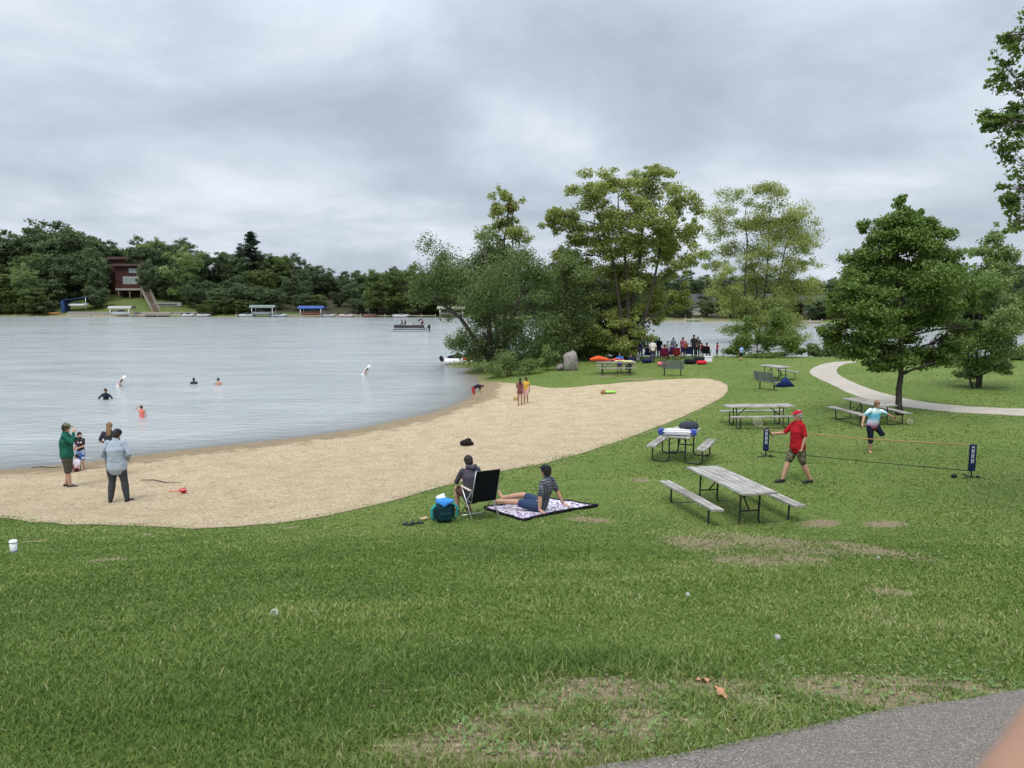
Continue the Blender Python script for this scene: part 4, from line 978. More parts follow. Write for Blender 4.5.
person('man in dark plaid shirt, cap and denim shorts sitting on the blanket, leaning back', G(541, 513)+Vector((0, 0, .045)), R(62), 1.82,
       S(P=(0, 0, .11), C=(0, -.10, .42), N=(0, -.12, .64), H=(0, -.095, .775), hd=(.15, 1, .05), sR=(.175, -.12, .575), sL=(-.175, -.12, .575), eR=(.27, -.22, .33), wR=(.30, -.33, .10), eL=(-.24, -.10, .32), wL=(-.27, -.10, .09), hvR=(.1, -.9, -.25), hvL=(-.3, -.9, -.2), hpR=(0, 0, -1), hpL=(0, 0, -1),
         hR=(.09, .04, .10), hL=(-.09, .04, .10), kR=(.12, .44, .22), aR=(.10, .86, .12), kL=(-.12, .46, .13), aL=(-.10, .90, .09), fR=(.2, .45, 1), fL=(-.3, .5, 1)),
       top=m_plaid, sleeve=.75, bottom=cloth('33435f', 'denim'), leg=.75, shoes=None, cap=cloth('20212c', 'dark_navy_cap'), fine=True, curl=.1)
# red shirt player
rm = person('heavy-set man in red shirt, red cap and camouflage shorts walking left with a racket', G(796, 483), R(98), 1.80,
       S(eR=(.26, .22, 1.16), wR=(.20, .50, 1.17), hpR=(-1, 0, .2), eL=(-.27, -.04, 1.15), wL=(-.25, .02, .90), kR=(.10, .16, .52), aR=(.09, .30, .09), kL=(-.10, -.10, .50), aL=(-.10, -.30, .10), hd=(.0, 1, -.05), H=(0, .03, 1.63)),
       top=cloth('a01c26', 'red_jersey'), sleeve=.85, bottom=m_camo, leg=.95, cap=cloth('b02a34', 'red_cap'), fine=True, hem=.05, girth=1.3, curl=.8, hair=mat('grey_hair', (.35, .33, .31), .7))
hp = rm.location+Euler((0, 0, R(98))).to_matrix()@Vector((.20, .60, 1.17))*(1.80/1.75)
def racket(label, loc, d, up_, fm):
    r_ = thing('badminton_racket', label, 'racket', loc); d = Vector(d).normalized(); u_ = Vector(up_).normalized(); s_ = d.cross(u_).normalized()
    MB().tube([-d*.12, d*.05], [.015, .015], 8).build('handle', cloth('2a2a2a', 'black_grip'), r_); MB().tube([d*.05, d*.34], .005, 6).build('shaft', fm, r_)
    c = d*.46; MB().tube([c+d*(.13*math.cos(k*PI/12))+s_*(.10*math.sin(k*PI/12)) for k in range(25)], .007, 6).build('rim', fm, r_)
    st = MB()
    for k in range(-5, 6):
        q = k/6; w_ = math.sqrt(1-q*q); st.tube([c+s_*.10*q-d*.13*w_, c+s_*.10*q+d*.13*w_], .0016, 3); st.tube([c+d*.13*q-s_*.10*w_, c+d*.13*q+s_*.10*w_], .0016, 3)
    o = st.build('strings', mat('string_white', (.6, .6, .55), .5), r_)
    return r_
racket('pale badminton racket held out by the man in red', hp, (-.7, -.15, .62), (0, 1, .2), mat('tan_frame', (.48, .42, .28), .4))
racket('red badminton racket held out low by the man in red', hp+Vector((-.02, -.03, 0)), (-1, .0, .12), (0, 1, .0), mat('red_frame', (.5, .08, .05), .4)) if False else None
wm = person('woman in tie-dye shirt and dark leggings balancing on one bare leg behind the net', G(871, 453), R(184), 1.62,
       S(P=(.0, 0, .93), C=(-.02, .05, 1.23), N=(-.04, .12, 1.44), H=(-.02, .17, 1.59), hd=(0, 1, -.15), sR=(.15, .10, 1.40), sL=(-.20, .10, 1.36), eR=(.34, .10, 1.22), wR=(.44, .20, 1.0), eL=(-.42, .08, 1.26), wL=(-.64, .02, 1.16),
         hR=(.088, 0, .90), kR=(.07, .06, .48), aR=(.05, -.02, .085), hL=(-.088, 0, .90), kL=(-.27, .10, .62), aL=(-.50, -.22, .60), fL=(-.6, -.3, -.6)),
       top=m_tie, sleeve=.75, bottom=cloth('1b2030', 'navy_legging'), leg=1.25, botname='leggings', shoes=None, hair=hair_b, hairstyle='tail', girth=1.12, hem=.06, fine=True)
racket('badminton racket in the outstretched hand of the tie-dye woman', wm.location+Euler((0, 0, R(184))).to_matrix()@Vector((-.70, .02, 1.14))*(1.62/1.75), (.85, -.1, -.2), (0, 1, .1), mat('dark_frame', (.12, .04, .03), .4))
# beach kids
person('child in rose swimsuit with dark hair standing on the sand nearest the bent bather', G(520, 405.5), R(-8), 1.32, S(hd=(-.3, 1, -.2), eL=(-.25, .05, 1.15), wL=(-.12, .22, 1.05)), top=cloth('7a4a48', 'rose_cloth'), sleeve=0, topname='swimsuit', bottom=cloth('7a4a48', 'rose_cloth'), leg=.2, shoes=cloth('201a1a', 'dark_sandal'), sk=skin_tan, hairstyle='long')
person('child in yellow top and pink shorts standing on the sand beside the rose-suited child', G(526, 403.5), R(160), 1.28, S(hd=(.2, 1, -.2)), top=cloth('c9a24a', 'yellow_cloth'), sleeve=.5, bottom=cloth('d3a7ab', 'pale_pink_cloth'), leg=.7, shoes=None, sk=skin_tan, hairstyle='long')
pk = on_z(473.5, 400, .0); pk.z = max(H1(pk.x, pk.y), -.2)
person('bent-over bather in red trunks and dark top reaching into the shallows', pk, R(-80), 1.25,
       S(P=(0, 0, .86), C=(0, .30, 1.02), N=(0, .52, 1.05), H=(0, .66, .98), hd=(0, .4, -1), sR=(.17, .46, 1.0), sL=(-.17, .46, 1.0), eR=(.19, .52, .72), wR=(.16, .60, .47), eL=(-.19, .48, .72), wL=(-.16, .52, .47), hR=(.09, .0, .84), hL=(-.09, .0, .84), kR=(.1, .05, .46), kL=(-.1, .02, .46)),
       top=cloth('26202e', 'dark_rash_vest'), sleeve=.6, bottom=cloth('b03a34', 'red_cloth'), leg=1.0, shoes=None)
# swimmers
def swim(label, u, v, above, H, rz, **kw):
    p = on_z(u, v, 0); p.z = above-H; person(label, p, R(rz), H, shoes=None, **kw)
swim('swimmer in dark shirt with arms spread standing chest-deep left of the others', 106, 399.5, .60, 1.65, 170, J=S(eR=(.40, .02, 1.22), wR=(.52, .1, 1.0), eL=(-.40, .02, 1.22), wL=(-.5, .1, 1.0)), top=cloth('1d2432', 'dark_navy_cloth'), sleeve=1.2)
swim('child in coral swimsuit waist-deep near the beach with a hand raised to the head', 142, 417.5, .56, 1.15, 15, J=S(eL=(-.38, .05, 1.5), wL=(-.16, .08, 1.68), eR=(.24, .0, 1.15)), top=cloth('d8776c', 'coral_cloth'), sleeve=0, topname='swimsuit')
swim('dark-haired swimmer shoulder-deep, left one of the far pair', 194, 384, .40, 1.5, 20, top=cloth('33383f', 'slate_cloth'), sleeve=.8)
swim('bare-shouldered swimmer with dark hair, right one of the far pair', 218.5, 385, .46, 1.5, 5, J=S())
# ------------------------------------------------------------------ picnic tables
def plank(mb, c, L, w_, h, r): mb.box(c, (L*r.uniform(.995, 1.005), w_, h), (0, 0, r.uniform(-.002, .002)), .004)
def picnic_table(label, loc, rz, L=2.4, wt=.76, boff=.80):
    rt = thing('picnic_table', label, 'picnic table', loc, rz, 'picnic tables on the lawn'); r = random.Random(int(loc[0]*10)); 
    tp = MB(); n = 5; pw = wt/n
    for i in range(n): plank(tp, (0, -wt/2+pw*(i+.5), .745+r.uniform(-.003, .003)), L, pw-.01, .04, r)
    for x in (-L*.33, L*.33): tp.box((x, 0, .712), (.09, wt-.06, .026))
    tp.build('tabletop', m_wood, rt)
    for k in (-1, 1):
        b = MB()
        for i in (-1, 1): plank(b, (0, k*boff+i*.068, .445), L, .126, .042, r)
        for x in (-L*.33, L*.33): b.box((x, k*boff, .417), (.06, .24, .014))
        b.build('bench_seat', m_wood, rt)
    for k in (-1, 1):
        x = k*L*.35; f = MB(); T = .021
        for s in (-1, 1):
            y1 = s*.22
            # one bent tube: under the top, down, along the ground, up to the bench
            pts = [(x, 0, .69), (x, y1-s*.04, .69), (x, y1, .66), (x, y1, .10), (x, y1+s*.03, .035), (x, y1+s*.10, .022), (x, s*boff-s*.10, .022), (x, s*boff-s*.03, .035), (x, s*boff, .10), (x, s*boff, .41)]
            f.tube(pts, T, 8)
        f.tube([(x, -.22, .30), (x, .22, .30)], T*.85, 8)
        f.build('end_frame', steel, rt)
        MB().tube([(x, 0, .30), (x-k*.42, 0, .69)], T*.8, 8).build('brace', steel, rt)
    return rt
tA = Vector((4.67, 16.27, 0)); tA.z = H1(tA.x, tA.y)
def slope_align(o, rz, d=1.):
    x, y = o.location.x, o.location.y; nx_ = (H1(x+d, y)-H1(x-d, y))/(2*d); ny_ = (H1(x, y+d)-H1(x, y-d))/(2*d)
    n = Vector((-nx_, -ny_, 1)).normalized(); q = Vector((0, 0, 1)).rotation_difference(n)
    o.rotation_mode = 'QUATERNION'; o.rotation_quaternion = q@Euler((0, 0, rz)).to_quaternion()
def tab(label, p, rz, **kw):
    o = picnic_table(label, p, rz, **kw); slope_align(o, rz); return o
tab('large weathered grey picnic table in the foreground, nearest to the camera', tA, R(104.7), wt=.82, boff=.93)
pB = Vector((4.77, 21.3, 0)); pB.z = H1(pB.x, pB.y)
tBo = tab('picnic table seen end-on with blue and white gear piled on its top', pB, R(67), L=1.85, boff=.68)
tab('long picnic table standing sideways on behind the man in red', G(758, 426), R(-2))
tab('picnic table behind the woman in the tie-dye shirt, close to the maple', G(868, 422), R(96))
tab('small-looking far picnic table near the blue bag and the park bench', G(775, 379.5), R(104), L=2.0)
tG = G(616, 374); tab('picnic table covered with orange and yellow towels at the left end of the crowd', tG, R(-4))

# things on tables
def at_table(o, x, y): return o.location+o.matrix_basis.to_3x3()@Vector((x, y, .768))
blueP = mat('blue_plastic', C3('3a4c9a'), .45); whiteP = mat('white_plastic', (.72, .72, .74), .45, .05); 
def tray(label, loc, rz):
    r_ = thing('game_tray', label, 'tray', loc, rz)
    MB().box((0, 0, .04), (.92, .34, .05), None, .02).build('base', mat('grey_white_cloth', (.5, .48, .5), .8), r_)
    for k in (-1, 1): MB().box((k*.43, 0, .085), (.17, .36, .15), (0, R(10)*k, 0), .03).build('end_bolster', blueP, r_)
    for k in (-1, 1): MB().capsule([(-.36, k*.15, .11), (.36, k*.15, .11)], .026, 8).build('side_rail', whiteP, r_)
    return r_
tray('blue-ended white folding game tray lying across the end-on picnic table', at_table(tBo, -.62, .02), R(-12))
bg_ = MB(); bg_.capsule([(-.16, 0, .12), (.16, 0, .12)], [(.12, .13), (.12, .13)], 12, (0, 1, 0)); o = bg_.build('gear_bag', cloth('3c3f4c', 'dark_grey_bag')); o.location = at_table(tBo, .35, -.12); tag(o, 'dark rounded gear bag on the end-on picnic table behind the tray', 'bag')
MB().tube([(-.12, 0, .22), (-.06, 0, .30), (.06, 0, .30), (.12, 0, .22)], .01, 6).build('handle', black, o)
o = MB().box((0, 0, .03), (.5, .3, .06), None, .02).build('folded_towel', cloth('b9b6b0', 'pale_towel')); o.location = at_table(tBo, .1, .2); tag(o, 'pale folded towel on the end-on picnic table beside the gear bag', 'towel')
def rumple(name, label, cat, loc, rz, dims, m, seed, amp=.05, n=14):
    mb = MB(); r = random.Random(seed); V = []; ph = [r.uniform(0, 6) for _ in range(6)]
    for j in range(n+1):
        for i in range(n+1):
            x, y = i/n-.5, j/n-.5; z = abs(math.sin(x*9+ph[0]+y*3)*math.sin(y*7+ph[1]))*amp+abs(math.sin(x*4+ph[2]))*amp*.6+.012
            V.append((x*dims[0]*(1+.1*math.sin(y*8+ph[3])), y*dims[1]*(1+.12*math.sin(x*7+ph[4])), z))
    F = [(j*(n+1)+i, j*(n+1)+i+1, (j+1)*(n+1)+i+1, (j+1)*(n+1)+i) for j in range(n) for i in range(n)]
    mb.add(V, F, 0, True); o = mb.build(name, m); o.location = loc; o.rotation_euler = (0, 0, rz); q = o.modifiers.new('t', 'SOLIDIFY'); q.thickness = .012
    return tag(o, label, cat)
def tz(x, y): return tG+Vector((x, y, .775))
o = MB().capsule([(-.75, 0, .14), (-.3, .05, .2), (.25, 0, .12)], [(.13, .10), (.24, .17), (.14, .10)], 14, (0, 1, 0)).build('inflatable_raft', cloth('cf5a34', 'orange_vinyl')); o.location = tz(-.8, -.05); tag(o, 'rumpled orange inflatable piled on the left end of the far picnic table', 'inflatable')
rumple('towel', 'pale yellow towel spread along the right half of the far picnic table', 'towel', tz(.45, -.05), 0, (1.1, .6), cloth('cfc78a', 'yellow_towel'), 4)
rumple('towel', 'pinkish red towel heaped at the back of the far picnic table', 'towel', tz(.05, .2), .3, (.8, .35), cloth('c05a50', 'red_towel'), 5, .12)

# park benches
def park_bench(label, loc, rz, W=1.5, m=None):
    r_ = thing('park_bench', label, 'bench', loc, rz, 'backed benches facing the lake')
    s = MB()
    for i in range(4): s.box((0, .02+i*.11, .44), (W, .095, .028), None, .006)
    s.build('seat', m, r_); b = MB()
    for i in range(4): b.box((0, -.075-i*.032, .54+i*.115), (W, .026, .10), (R(-15)*-1, 0, 0), .006)
    b.build('backrest', m, r_)
    for k in (-1, 1): MB().tube([(k*W*.36, .12, 0), (k*W*.36, .12, .42), (k*W*.36, -.02, .44), (k*W*.36, -.17, .92)], .03, 8).build('leg', steel, r_)
    return r_
mg = mat('grey_green_slat', (.13, .155, .15), .6, .15, 6)
park_bench('dark grey backed bench at the tip of the sand in front of the crowd', G(672.5, 376), R(-12), 1.35, mg)
park_bench('grey backed bench just in front of the small-looking far picnic table', G(765, 390), R(-65), 1.4, mg)

# badminton net
nL, nR = G(765.5, 457), G(971, 478)
net = thing('badminton_net', 'low portable badminton net with two blue-bannered posts and an orange top tape', 'net', nL)
dN = nR-nL; bann = cloth('1d2a4d', 'navy_banner')
def post(o0, sgn, rx):
    p = MB(); p.tube([o0, o0+Vector((0, 0, .86))], .016, 8); pp = p.build('post', steel, net)
    MB().box(o0+Vector((sgn*.02, 0, .50)), (.16, .045, .66), (0, 0, rx), .012).build('banner', bann, pp)
    # upright white lettering, too small in the photograph to read: pale letter strokes
    mk = MB(); r = random.Random(3)
    fr = Euler((0, 0, rx)).to_matrix()
    for k in range(7):
        z = .765-k*.062; w_ = .062
        c = o0+Vector((sgn*.02, 0, z))+fr@Vector((0, -.0255, 0))
        mk.box(c+fr@Vector((-.024, 0, 0)), (.014, .004, .046), fr); 
        mk.box(c+fr@Vector((.0, 0, (-1)**k*.014)), (.036, .004, .012), fr); mk.box(c+fr@Vector((.022, 0, 0)), (.013, .004, .040), fr)
    mk.build('lettering', mat('white_print', (.72, .75, .8), .6), pp)
    f = MB(); f.tube([o0+Vector((-.28, -.12, .02)), o0+Vector((0, 0, .03)), o0+Vector((.26, -.14, .02))], .014, 6); f.tube([o0, o0+Vector((0, .34, .02))], .014, 6); f.build('foot', steel, net)
    MB().ell(o0+Vector((.13, -.06, .035)), (.05, .04, .04)).build('weight', black, net)
post(Vector((0, 0, 0)), 0, R(-5)); post(dN, 0, R(-12))
tape = MB(); q = [Vector((0, 0, .80)).lerp(dN+Vector((0, 0, .82)), k/16)-Vector((0, 0, .05*math.sin(PI*k/16))) for k in range(17)]
tape.tube(q, [(.014, .004)]*17, 6, (0, 0, 1)); tape.build('top_tape', mat('orange_tape', (.42, .24, .12), .8), net)
q2 = [Vector((0, 0, .17)).lerp(dN+Vector((0, 0, .17)), k/16)-Vector((0, 0, .02*math.sin(PI*k/16))) for k in range(17)]
MB().tube(q2, .011, 6).build('bottom_cord', mat('dark_cord', (.02, .03, .02), .8), net)
ms_ = MB()
for k in range(1, 110):
    f = k/110; a = Vector((0, 0, .17)).lerp(dN+Vector((0, 0, .17)), f); b_ = Vector((0, 0, .80)).lerp(dN+Vector((0, 0, .82)), f)-Vector((0, 0, .05*math.sin(PI*f))); ms_.tube([a, b_], .0011, 3)
for k in range(1, 12): ms_.tube([Vector((0, 0, .17+k*.052)), dN+Vector((0, 0, .17+k*.054))], .0011, 3)
ms_.build('net_mesh', mat('net_cord', (.10, .12, .08), .8), net)
def shuttle(label, p):
    r_ = thing('shuttlecock', label, 'shuttlecock', p); MB().ell((0, 0, .02), (.014, .014, .013)).build('cork', whiteP, r_)
    f = MB()
    for k in range(14): a = k*2*PI/14; f.tube([(math.cos(a)*.01, math.sin(a)*.01, .025), (math.cos(a)*.033, math.sin(a)*.033, .085)], [.002, .006], 4)
    f.build('feathers', mat('white_feather', (.75, .75, .72), .7), r_)
    r_.rotation_euler = (R(70), 0, .6); r_.scale = (.75, .75, .75)
shuttle('small white crumpled-looking shuttlecock lying alone in the open grass', G(272, 616)+Vector((0, 0, .02)))
o = MB().ell((0, 0, .05), (.08, .06, .06)).box((0, 0, .06), (.05, .16, .03), None, .01).remesh('net_weight', .012, black); o.location = G(954, 478); tag(o, 'small black net weight on the grass left of the right net post', 'weight')

# cup, toys and shore litter
def cup(label, p):
    r_ = thing('travel_cup', label, 'cup', p)
    MB().tube([(0, 0, 0), (0, 0, .05), (0, 0, .052), (0, 0, .15)], [.034, .037, .037, .043], 16).build('body', mat('cup_white', (.75, .77, .78), .4, .04), r_)
    MB().tube([(0, 0, -.001), (0, 0, .048)], [.0365, .0385], 16).build('base_band', mat('slate_blue', (.10, .12, .20), .5), r_)
    MB().tube([(0, 0, .15), (0, 0, .165), (0, 0, .172)], [.047, .047, .040], 16).build('lid', mat('lid_white', (.8, .8, .8), .35, .03), r_)
    r_.scale = (1.05, 1.05, 1.05); r_.rotation_euler = (R(4), R(3), 0)
cup('white lidded travel cup with a dark base standing on the grass at the left edge', G(14, 554))
redp = mat('red_plastic', C3('c8303a'), .4)
o = MB().tube([(0, 0, 0), (0, 0, .16)], [.05, .075], 14, cap=True).build('toy_bucket', redp); MB().tube([(-.1, 0, .16), (-.08, .02, .24), (0, .03, .27), (.08, .02, .24), (.1, 0, .16)], .007, 6).build('handle', whiteP, o)
o.location = G(181, 494)+Vector((0, 0, .09)); o.rotation_euler = (R(82), .2, .9); tag(o, 'small red toy bucket lying on its side on the sand', 'bucket')
o = MB().capsule([(-.12, 0, .02), (.12, 0, .03)], [(.03, .012), (.05, .015)], 8).build('toy_spade', mat('orange_plastic', (.6, .2, .08), .4)); o.location = G(174, 492); tag(o, 'flat orange toy spade lying beside the red bucket', 'spade')
o = MB().capsule([(-.16, 0, .10), (.02, 0, .14), (.17, 0, .08)], [.09, .13, .07], 10).ell((.05, .03, .2), (.10, .08, .07)).remesh('dark_bundle', .02, cloth('2a2220', 'dark_rumpled_cloth')); o.location = G(467, 446); tag(o, 'dark rumpled bundle of clothing lying alone on the open sand', 'clothing')
o = MB().capsule([(-.3, 0, .08), (.3, 0, .08)], [(.16, .06), (.16, .06)], 10, (0, 1, 0)).build('toy_float', mat('lime_plastic', (.30, .62, .10), .4)); o.location = G(609, 393.5); tag(o, 'lime green toy float lying on the sand near the grass', 'toy')
o = MB().ell((0, 0, .13), (.13, .13, .13), None, 16, 12).build('toy_ball', mat('brown_ball', (.30, .16, .08), .6)); o.location = G(603, 394.5); tag(o, 'small brown ball beside the lime green toy on the sand', 'ball')
o = MB().tube([(0, 0, 0), (0, 0, .22)], [.10, .13], 12).build('sand_pail', mat('tan_pail', (.42, .30, .12), .5)); o.location = G(515.5, 401); tag(o, 'small tan pail on the sand left of the two standing children', 'bucket')

# backpack and sandals
def backpack(label, p, rz):
    r_ = thing('backpack', label, 'bag', p, rz)
    b = MB(); b.box((0, 0, .20), (.40, .26, .38), None, .07); b.remesh('body', .016, cloth('16333a', 'dark_teal_canvas'), r_)
    MB().box((0, -.15, .14), (.27, .07, .20), None, .03).remesh('front_pocket', .012, cloth('123038', 'teal_canvas'), r_)
    for k in (-1, 1): MB().tube([(k*.17, -.05, .36), (k*.25, -.06, .28), (k*.25, -.05, .12), (k*.19, -.03, .05)], [(.024, .008)]*4, 8).build('strap', cloth('2f9a9a', 'turquoise_strap'), r_)
    return r_
bp = backpack('dark teal backpack with turquoise straps on the grass left of the folding chair', G(444, 522), R(20))
o = MB().ell((0, 0, .0), (.15, .12, .06)).capsule([(-.13, -.02, 0), (0, -.09, -.05), (.16, -.04, .02)], [.05, .055, .03], 10).remesh('beach_towel', .015, cloth('3f86d6', 'bright_blue_towel')); o.location = bp.location+Vector((.02, -.02, .41)); tag(o, 'bright blue towel bundled on top of the backpack', 'towel')
o = MB().ell((0, 0, 0), (.10, .07, .05)).capsule([(-.06, 0, 0), (.05, .03, .05)], [.04, .03], 8).remesh('white_cloth', .014, cloth('d6dde2', 'white_towel')); o.location = bp.location+Vector((-.06, .06, .455)); tag(o, 'white cloth tucked beside the blue towel on the backpack', 'towel')
def sandal(p, rz, label):
    o = MB().capsule([(0, -.11, .015), (0, 0, .015), (0, .12, .015)], [(.035, .014), (.034, .014), (.045, .014)], 10, (1, 0, 0)).build('sandal', cloth('2b2d33', 'black_foam')); o.location = p; o.rotation_euler = (0, 0, rz)
    tag(o, label, 'sandal')
    MB().tube([(-.042, .03, .02), (-.02, .05, .065), (.02, .05, .065), (.042, .03, .02)], [(.012, .004)]*4, 6, (0, 1, 0)).build('strap', cloth('50545c', 'grey_strap'), o)
    MB().tube([(-.036, -.06, .02), (-.03, -.09, .075), (.03, -.09, .075), (.036, -.06, .02)], [(.010, .004)]*4, 6, (0, 1, 0)).build('heel_strap', cloth('50545c', 'grey_strap'), o)
p = G(408, 526); sandal(p+Vector((0, 0, .01)), R(60), 'strappy dark sandal lying left in the pair beside the backpack')
p = G(417, 524.5); sandal(p+Vector((0, 0, .01)), R(-75), 'strappy dark sandal lying right in the pair, closer to the backpack')
o = rumple('cloth_scrap', 'pale scrap of cloth on the grass between the sandals and the backpack', 'cloth', G(424, 521)+Vector((0, 0, .02)), .4, (.16, .08), cloth('b9a080', 'tan_cloth'), 8, .03, 6)

# boulders
def boulder(label, p, dims, seed, rz):
    bm = bmesh.new(); bmesh.ops.create_icosphere(bm, subdivisions=4, radius=1); r = random.Random(seed); pl = [(Vector((r.gauss(0, 1), r.gauss(0, 1), r.gauss(0, .6))).normalized(), r.uniform(.68, .9)) for _ in range(9)]
    for v in bm.verts:
        c = v.co
        for n_, d in pl:
            e = c.dot(n_)-d
            if e > 0: c = c-n_*e*.85
        k = 1+.03*math.sin(c.x*9+c.z*7)+.02*math.sin(c.y*17); v.co = Vector((c.x*dims[0], c.y*dims[1], c.z*dims[2]))*k+Vector((0, 0, dims[2]*.75))
    me = bpy.data.meshes.new('boulder'); bm.to_mesh(me); bm.free(); me.polygons.foreach_set('use_smooth', [True]*len(me.polygons))
    o = mobj('boulder', me, mat('granite', (.24, .215, .195), .9, .35, 5, bumps=.8, bscale=14)); o.location = p; o.rotation_euler = (0, 0, rz); return tag(o, label, 'boulder')
boulder('tall upright grey boulder standing at the edge of the bushes', G(570.5, 370.5), (.58, .42, .78), 5, .2)
boulder('low dark rounded stone at the left foot of the upright boulder', G(560.5, 370.5), (.36, .3, .26), 6, 1.)

# crowd behind the beach
def camp_chair(label, p, rz, m):
    r_ = thing('camp_chair', label, 'chair', p, rz, 'camp chairs in the picnic crowd')
    MB().box((0, 0, .42), (.5, .44, .03), (R(4), 0, 0), .012).build('seat', m, r_); MB().box((0, -.25, .70), (.52, .03, .54), (R(-14)*-1, 0, 0), .012).build('backrest', m, r_)
    for k in (-1, 1):
        MB().tube([(k*.27, .24, 0), (k*.27, -.24, .64)], .012, 6).build('leg', steel, r_); MB().tube([(k*.27, -.26, 0), (k*.27, .24, .62)], .012, 6).build('leg', steel, r_)
        MB().box((k*.28, 0, .64), (.06, .46, .02), None, .006).build('armrest', m, r_)
    return r_
def gp(u, y): 
    x = (u-512)/F_PX*y*cT+0; x = (u-512)/F_PX*(y*cT+(EYE-.7)*sT); return Vector((x, y, H1(x, y)))
navy = cloth('1f2748', 'navy_canvas'); maroon = cloth('6a1f3c', 'maroon_canvas'); blk = cloth('1c1c22', 'black_canvas')
Sd = lambda z=.44, **k: dict(seated(z), **k)
person('person in bright blue top sitting at the back of the towel-covered table', tG+Vector((.35, 1.0, 0)), R(170), 1.6, Sd(.46), top=cloth('2f6fc0', 'bright_blue_cotton'), sleeve=.7, bottom=navy, leg=.9)
person('person in dark navy sitting on the right end of the towel-covered table bench', tG+Vector((1.05, .95, 0)), R(150), 1.55, Sd(.46), top=cloth('22264a', 'ink_cotton'), sleeve=1.2, bottom=blk, leg=1.6)
person('standing person in navy top behind the white-shirted one', gp(640.5, 59), R(200), 1.62, top=cloth('33406a', 'mid_navy_cotton'), sleeve=.8, bottom=cloth('5a5a66', 'grey_cotton'), leg=1.8, hair=hair_b, hairstyle='long')
person('person in white shirt and dark trousers standing near the left of the crowd', gp(652.5, 55.5), R(12), 1.66, top=cloth('d8d2c8', 'offwhite_cotton'), sleeve=.8, bottom=cloth('3c3a4a', 'dusk_denim'), leg=1.9, botname='trousers', hair=hair_b)
person('person in black top standing just right of the white-shirted one', gp(659, 59), R(170), 1.6, top=blk, sleeve=1.0, bottom=navy, leg=1.8)
for (u, y, rz, lb, cm, tp, sl, hr) in [
        (646.5, 57, 15, 'navy camp chair left of the white-shirted person', navy, None, 0, None),
        (664, 56.5, -10, 'maroon camp chair in the middle of the crowd', maroon, ('person in maroon top seated in the maroon camp chair', cloth('8a2a4a', 'wine_cotton')), 1, hair_d),
        (671, 58, 20, 'purple camp chair behind the grey bench', cloth('4a2552', 'purple_canvas'), ('person in lilac top seated in the purple camp chair', cloth('a898c0', 'lilac_cotton')), 1, hair_b),
        (676.5, 57, -15, 'dark red camp chair right of the purple one', cloth('7a2a28', 'brick_canvas'), ('person in pale blue top seated right of the lilac one', cloth('7fa0bf', 'pale_sky_cotton')), 1, hair_d),
        (688, 58, 10, 'navy camp chair between the pink-topped person and the dark standing pair', navy, None, 0, None),
        (706.5, 58.5, -30, 'black camp chair at the right end of the crowd', blk, ('person in red patterned top seated at the right end of the crowd', cloth('a83a44', 'crimson_cotton')), 1, hair_d)]:
    p = gp(u, y); camp_chair(lb, p, R(rz), cm)
    if tp: person(tp[0], p, R(rz), 1.6, Sd(.43), top=tp[1], sleeve=.8, bottom=navy, leg=1.0, hair=hr)
for u, y, rz, lb, nm, h, sl in [(656.5, 61, 160, 'person in teal top half hidden behind the white-shirted person', 'teal_cotton', '2f7f86', 1.62), (673, 61.5, 185, 'person in grey hooded top standing behind the purple chair', 'dove_cotton', '8b8d96', 1.5), (685.5, 61, 150, 'child in orange top beside the pink-topped person', 'tangerine_cotton', 'c8703a', 1.2), (667.5, 60.5, 200, 'child in white top standing behind the maroon chair', 'cream_cotton', 'd8d4cc', 1.25), (701.5, 61, 170, 'child in wine-red top right of the dark standing pair', 'ruby_cotton', '8a2f3f', 1.1)]:
    person(lb, gp(u, y), R(rz), sl, top=cloth(h, nm), sleeve=.8, bottom=navy, leg=1.2)
person('person in pink top reaching out an arm, standing right of the seated ones', gp(682.5, 59), R(200), 1.62, S(eL=(-.36, .1, 1.25), wL=(-.52, .3, 1.12)), top=cloth('c46a78', 'pink_cotton'), sleeve=.7, bottom=cloth('2a3050', 'indigo_cotton'), leg=1.0)
person('tall dark-clothed man standing against the bright water', gp(693.5, 60), R(190), 1.76, top=cloth('3b3a3a', 'soot_cotton'), sleeve=1.2, bottom=cloth('33333a', 'coal_cotton'), leg=1.9, botname='trousers')
person('person in grey top standing close beside the tall dark-clothed man', gp(697.5, 60.3), R(150), 1.6, top=cloth('55504c', 'ash_cotton'), sleeve=1.0, bottom=cloth('28282e', 'jet_cotton'), leg=1.9, botname='trousers', hair=hair_b)
person('child in red shirt and navy shorts standing apart to the right of the crowd', gp(717, 60), R(95), 1.18, top=cloth('b8404a', 'cherry_cotton'), sleeve=.7, bottom=cloth('262c5a', 'royal_cotton'), leg=1.0)
person('child in light blue shirt and dark shorts alone left of the slim cottonwood', gp(741, 56.5), R(20), 1.12, top=cloth('8fb2dc', 'powder_cotton'), sleeve=.7, bottom=cloth('22252c', 'raven_cotton'), leg=1.0)
def duffel(label, p, rz, m, s=1.):
    o = MB().capsule([(-.28*s, 0, .18*s), (.28*s, 0, .18*s)], [(.19*s, .17*s), (.19*s, .17*s)], 14, (0, 1, 0)).build('duffel_bag', m); MB().tube([(-.14*s, 0, .34*s), (-.08*s, 0, .42*s), (.08*s, 0, .42*s), (.14*s, 0, .34*s)], .014, 6).build('handle', black, o)
    o.location = p; o.rotation_euler = (0, 0, rz); return tag(o, label, 'bag')
duffel('bright red bag on the grass before the right end of the crowd', gp(701.5, 53.5), .2, cloth('c8303c', 'scarlet_canvas'), .85)
duffel('black bag left of the bright red bag', gp(690, 54), -.2, blk, 1.0); duffel('black bag behind the bright red bag', gp(699, 55.5), .1, blk, 1.0)
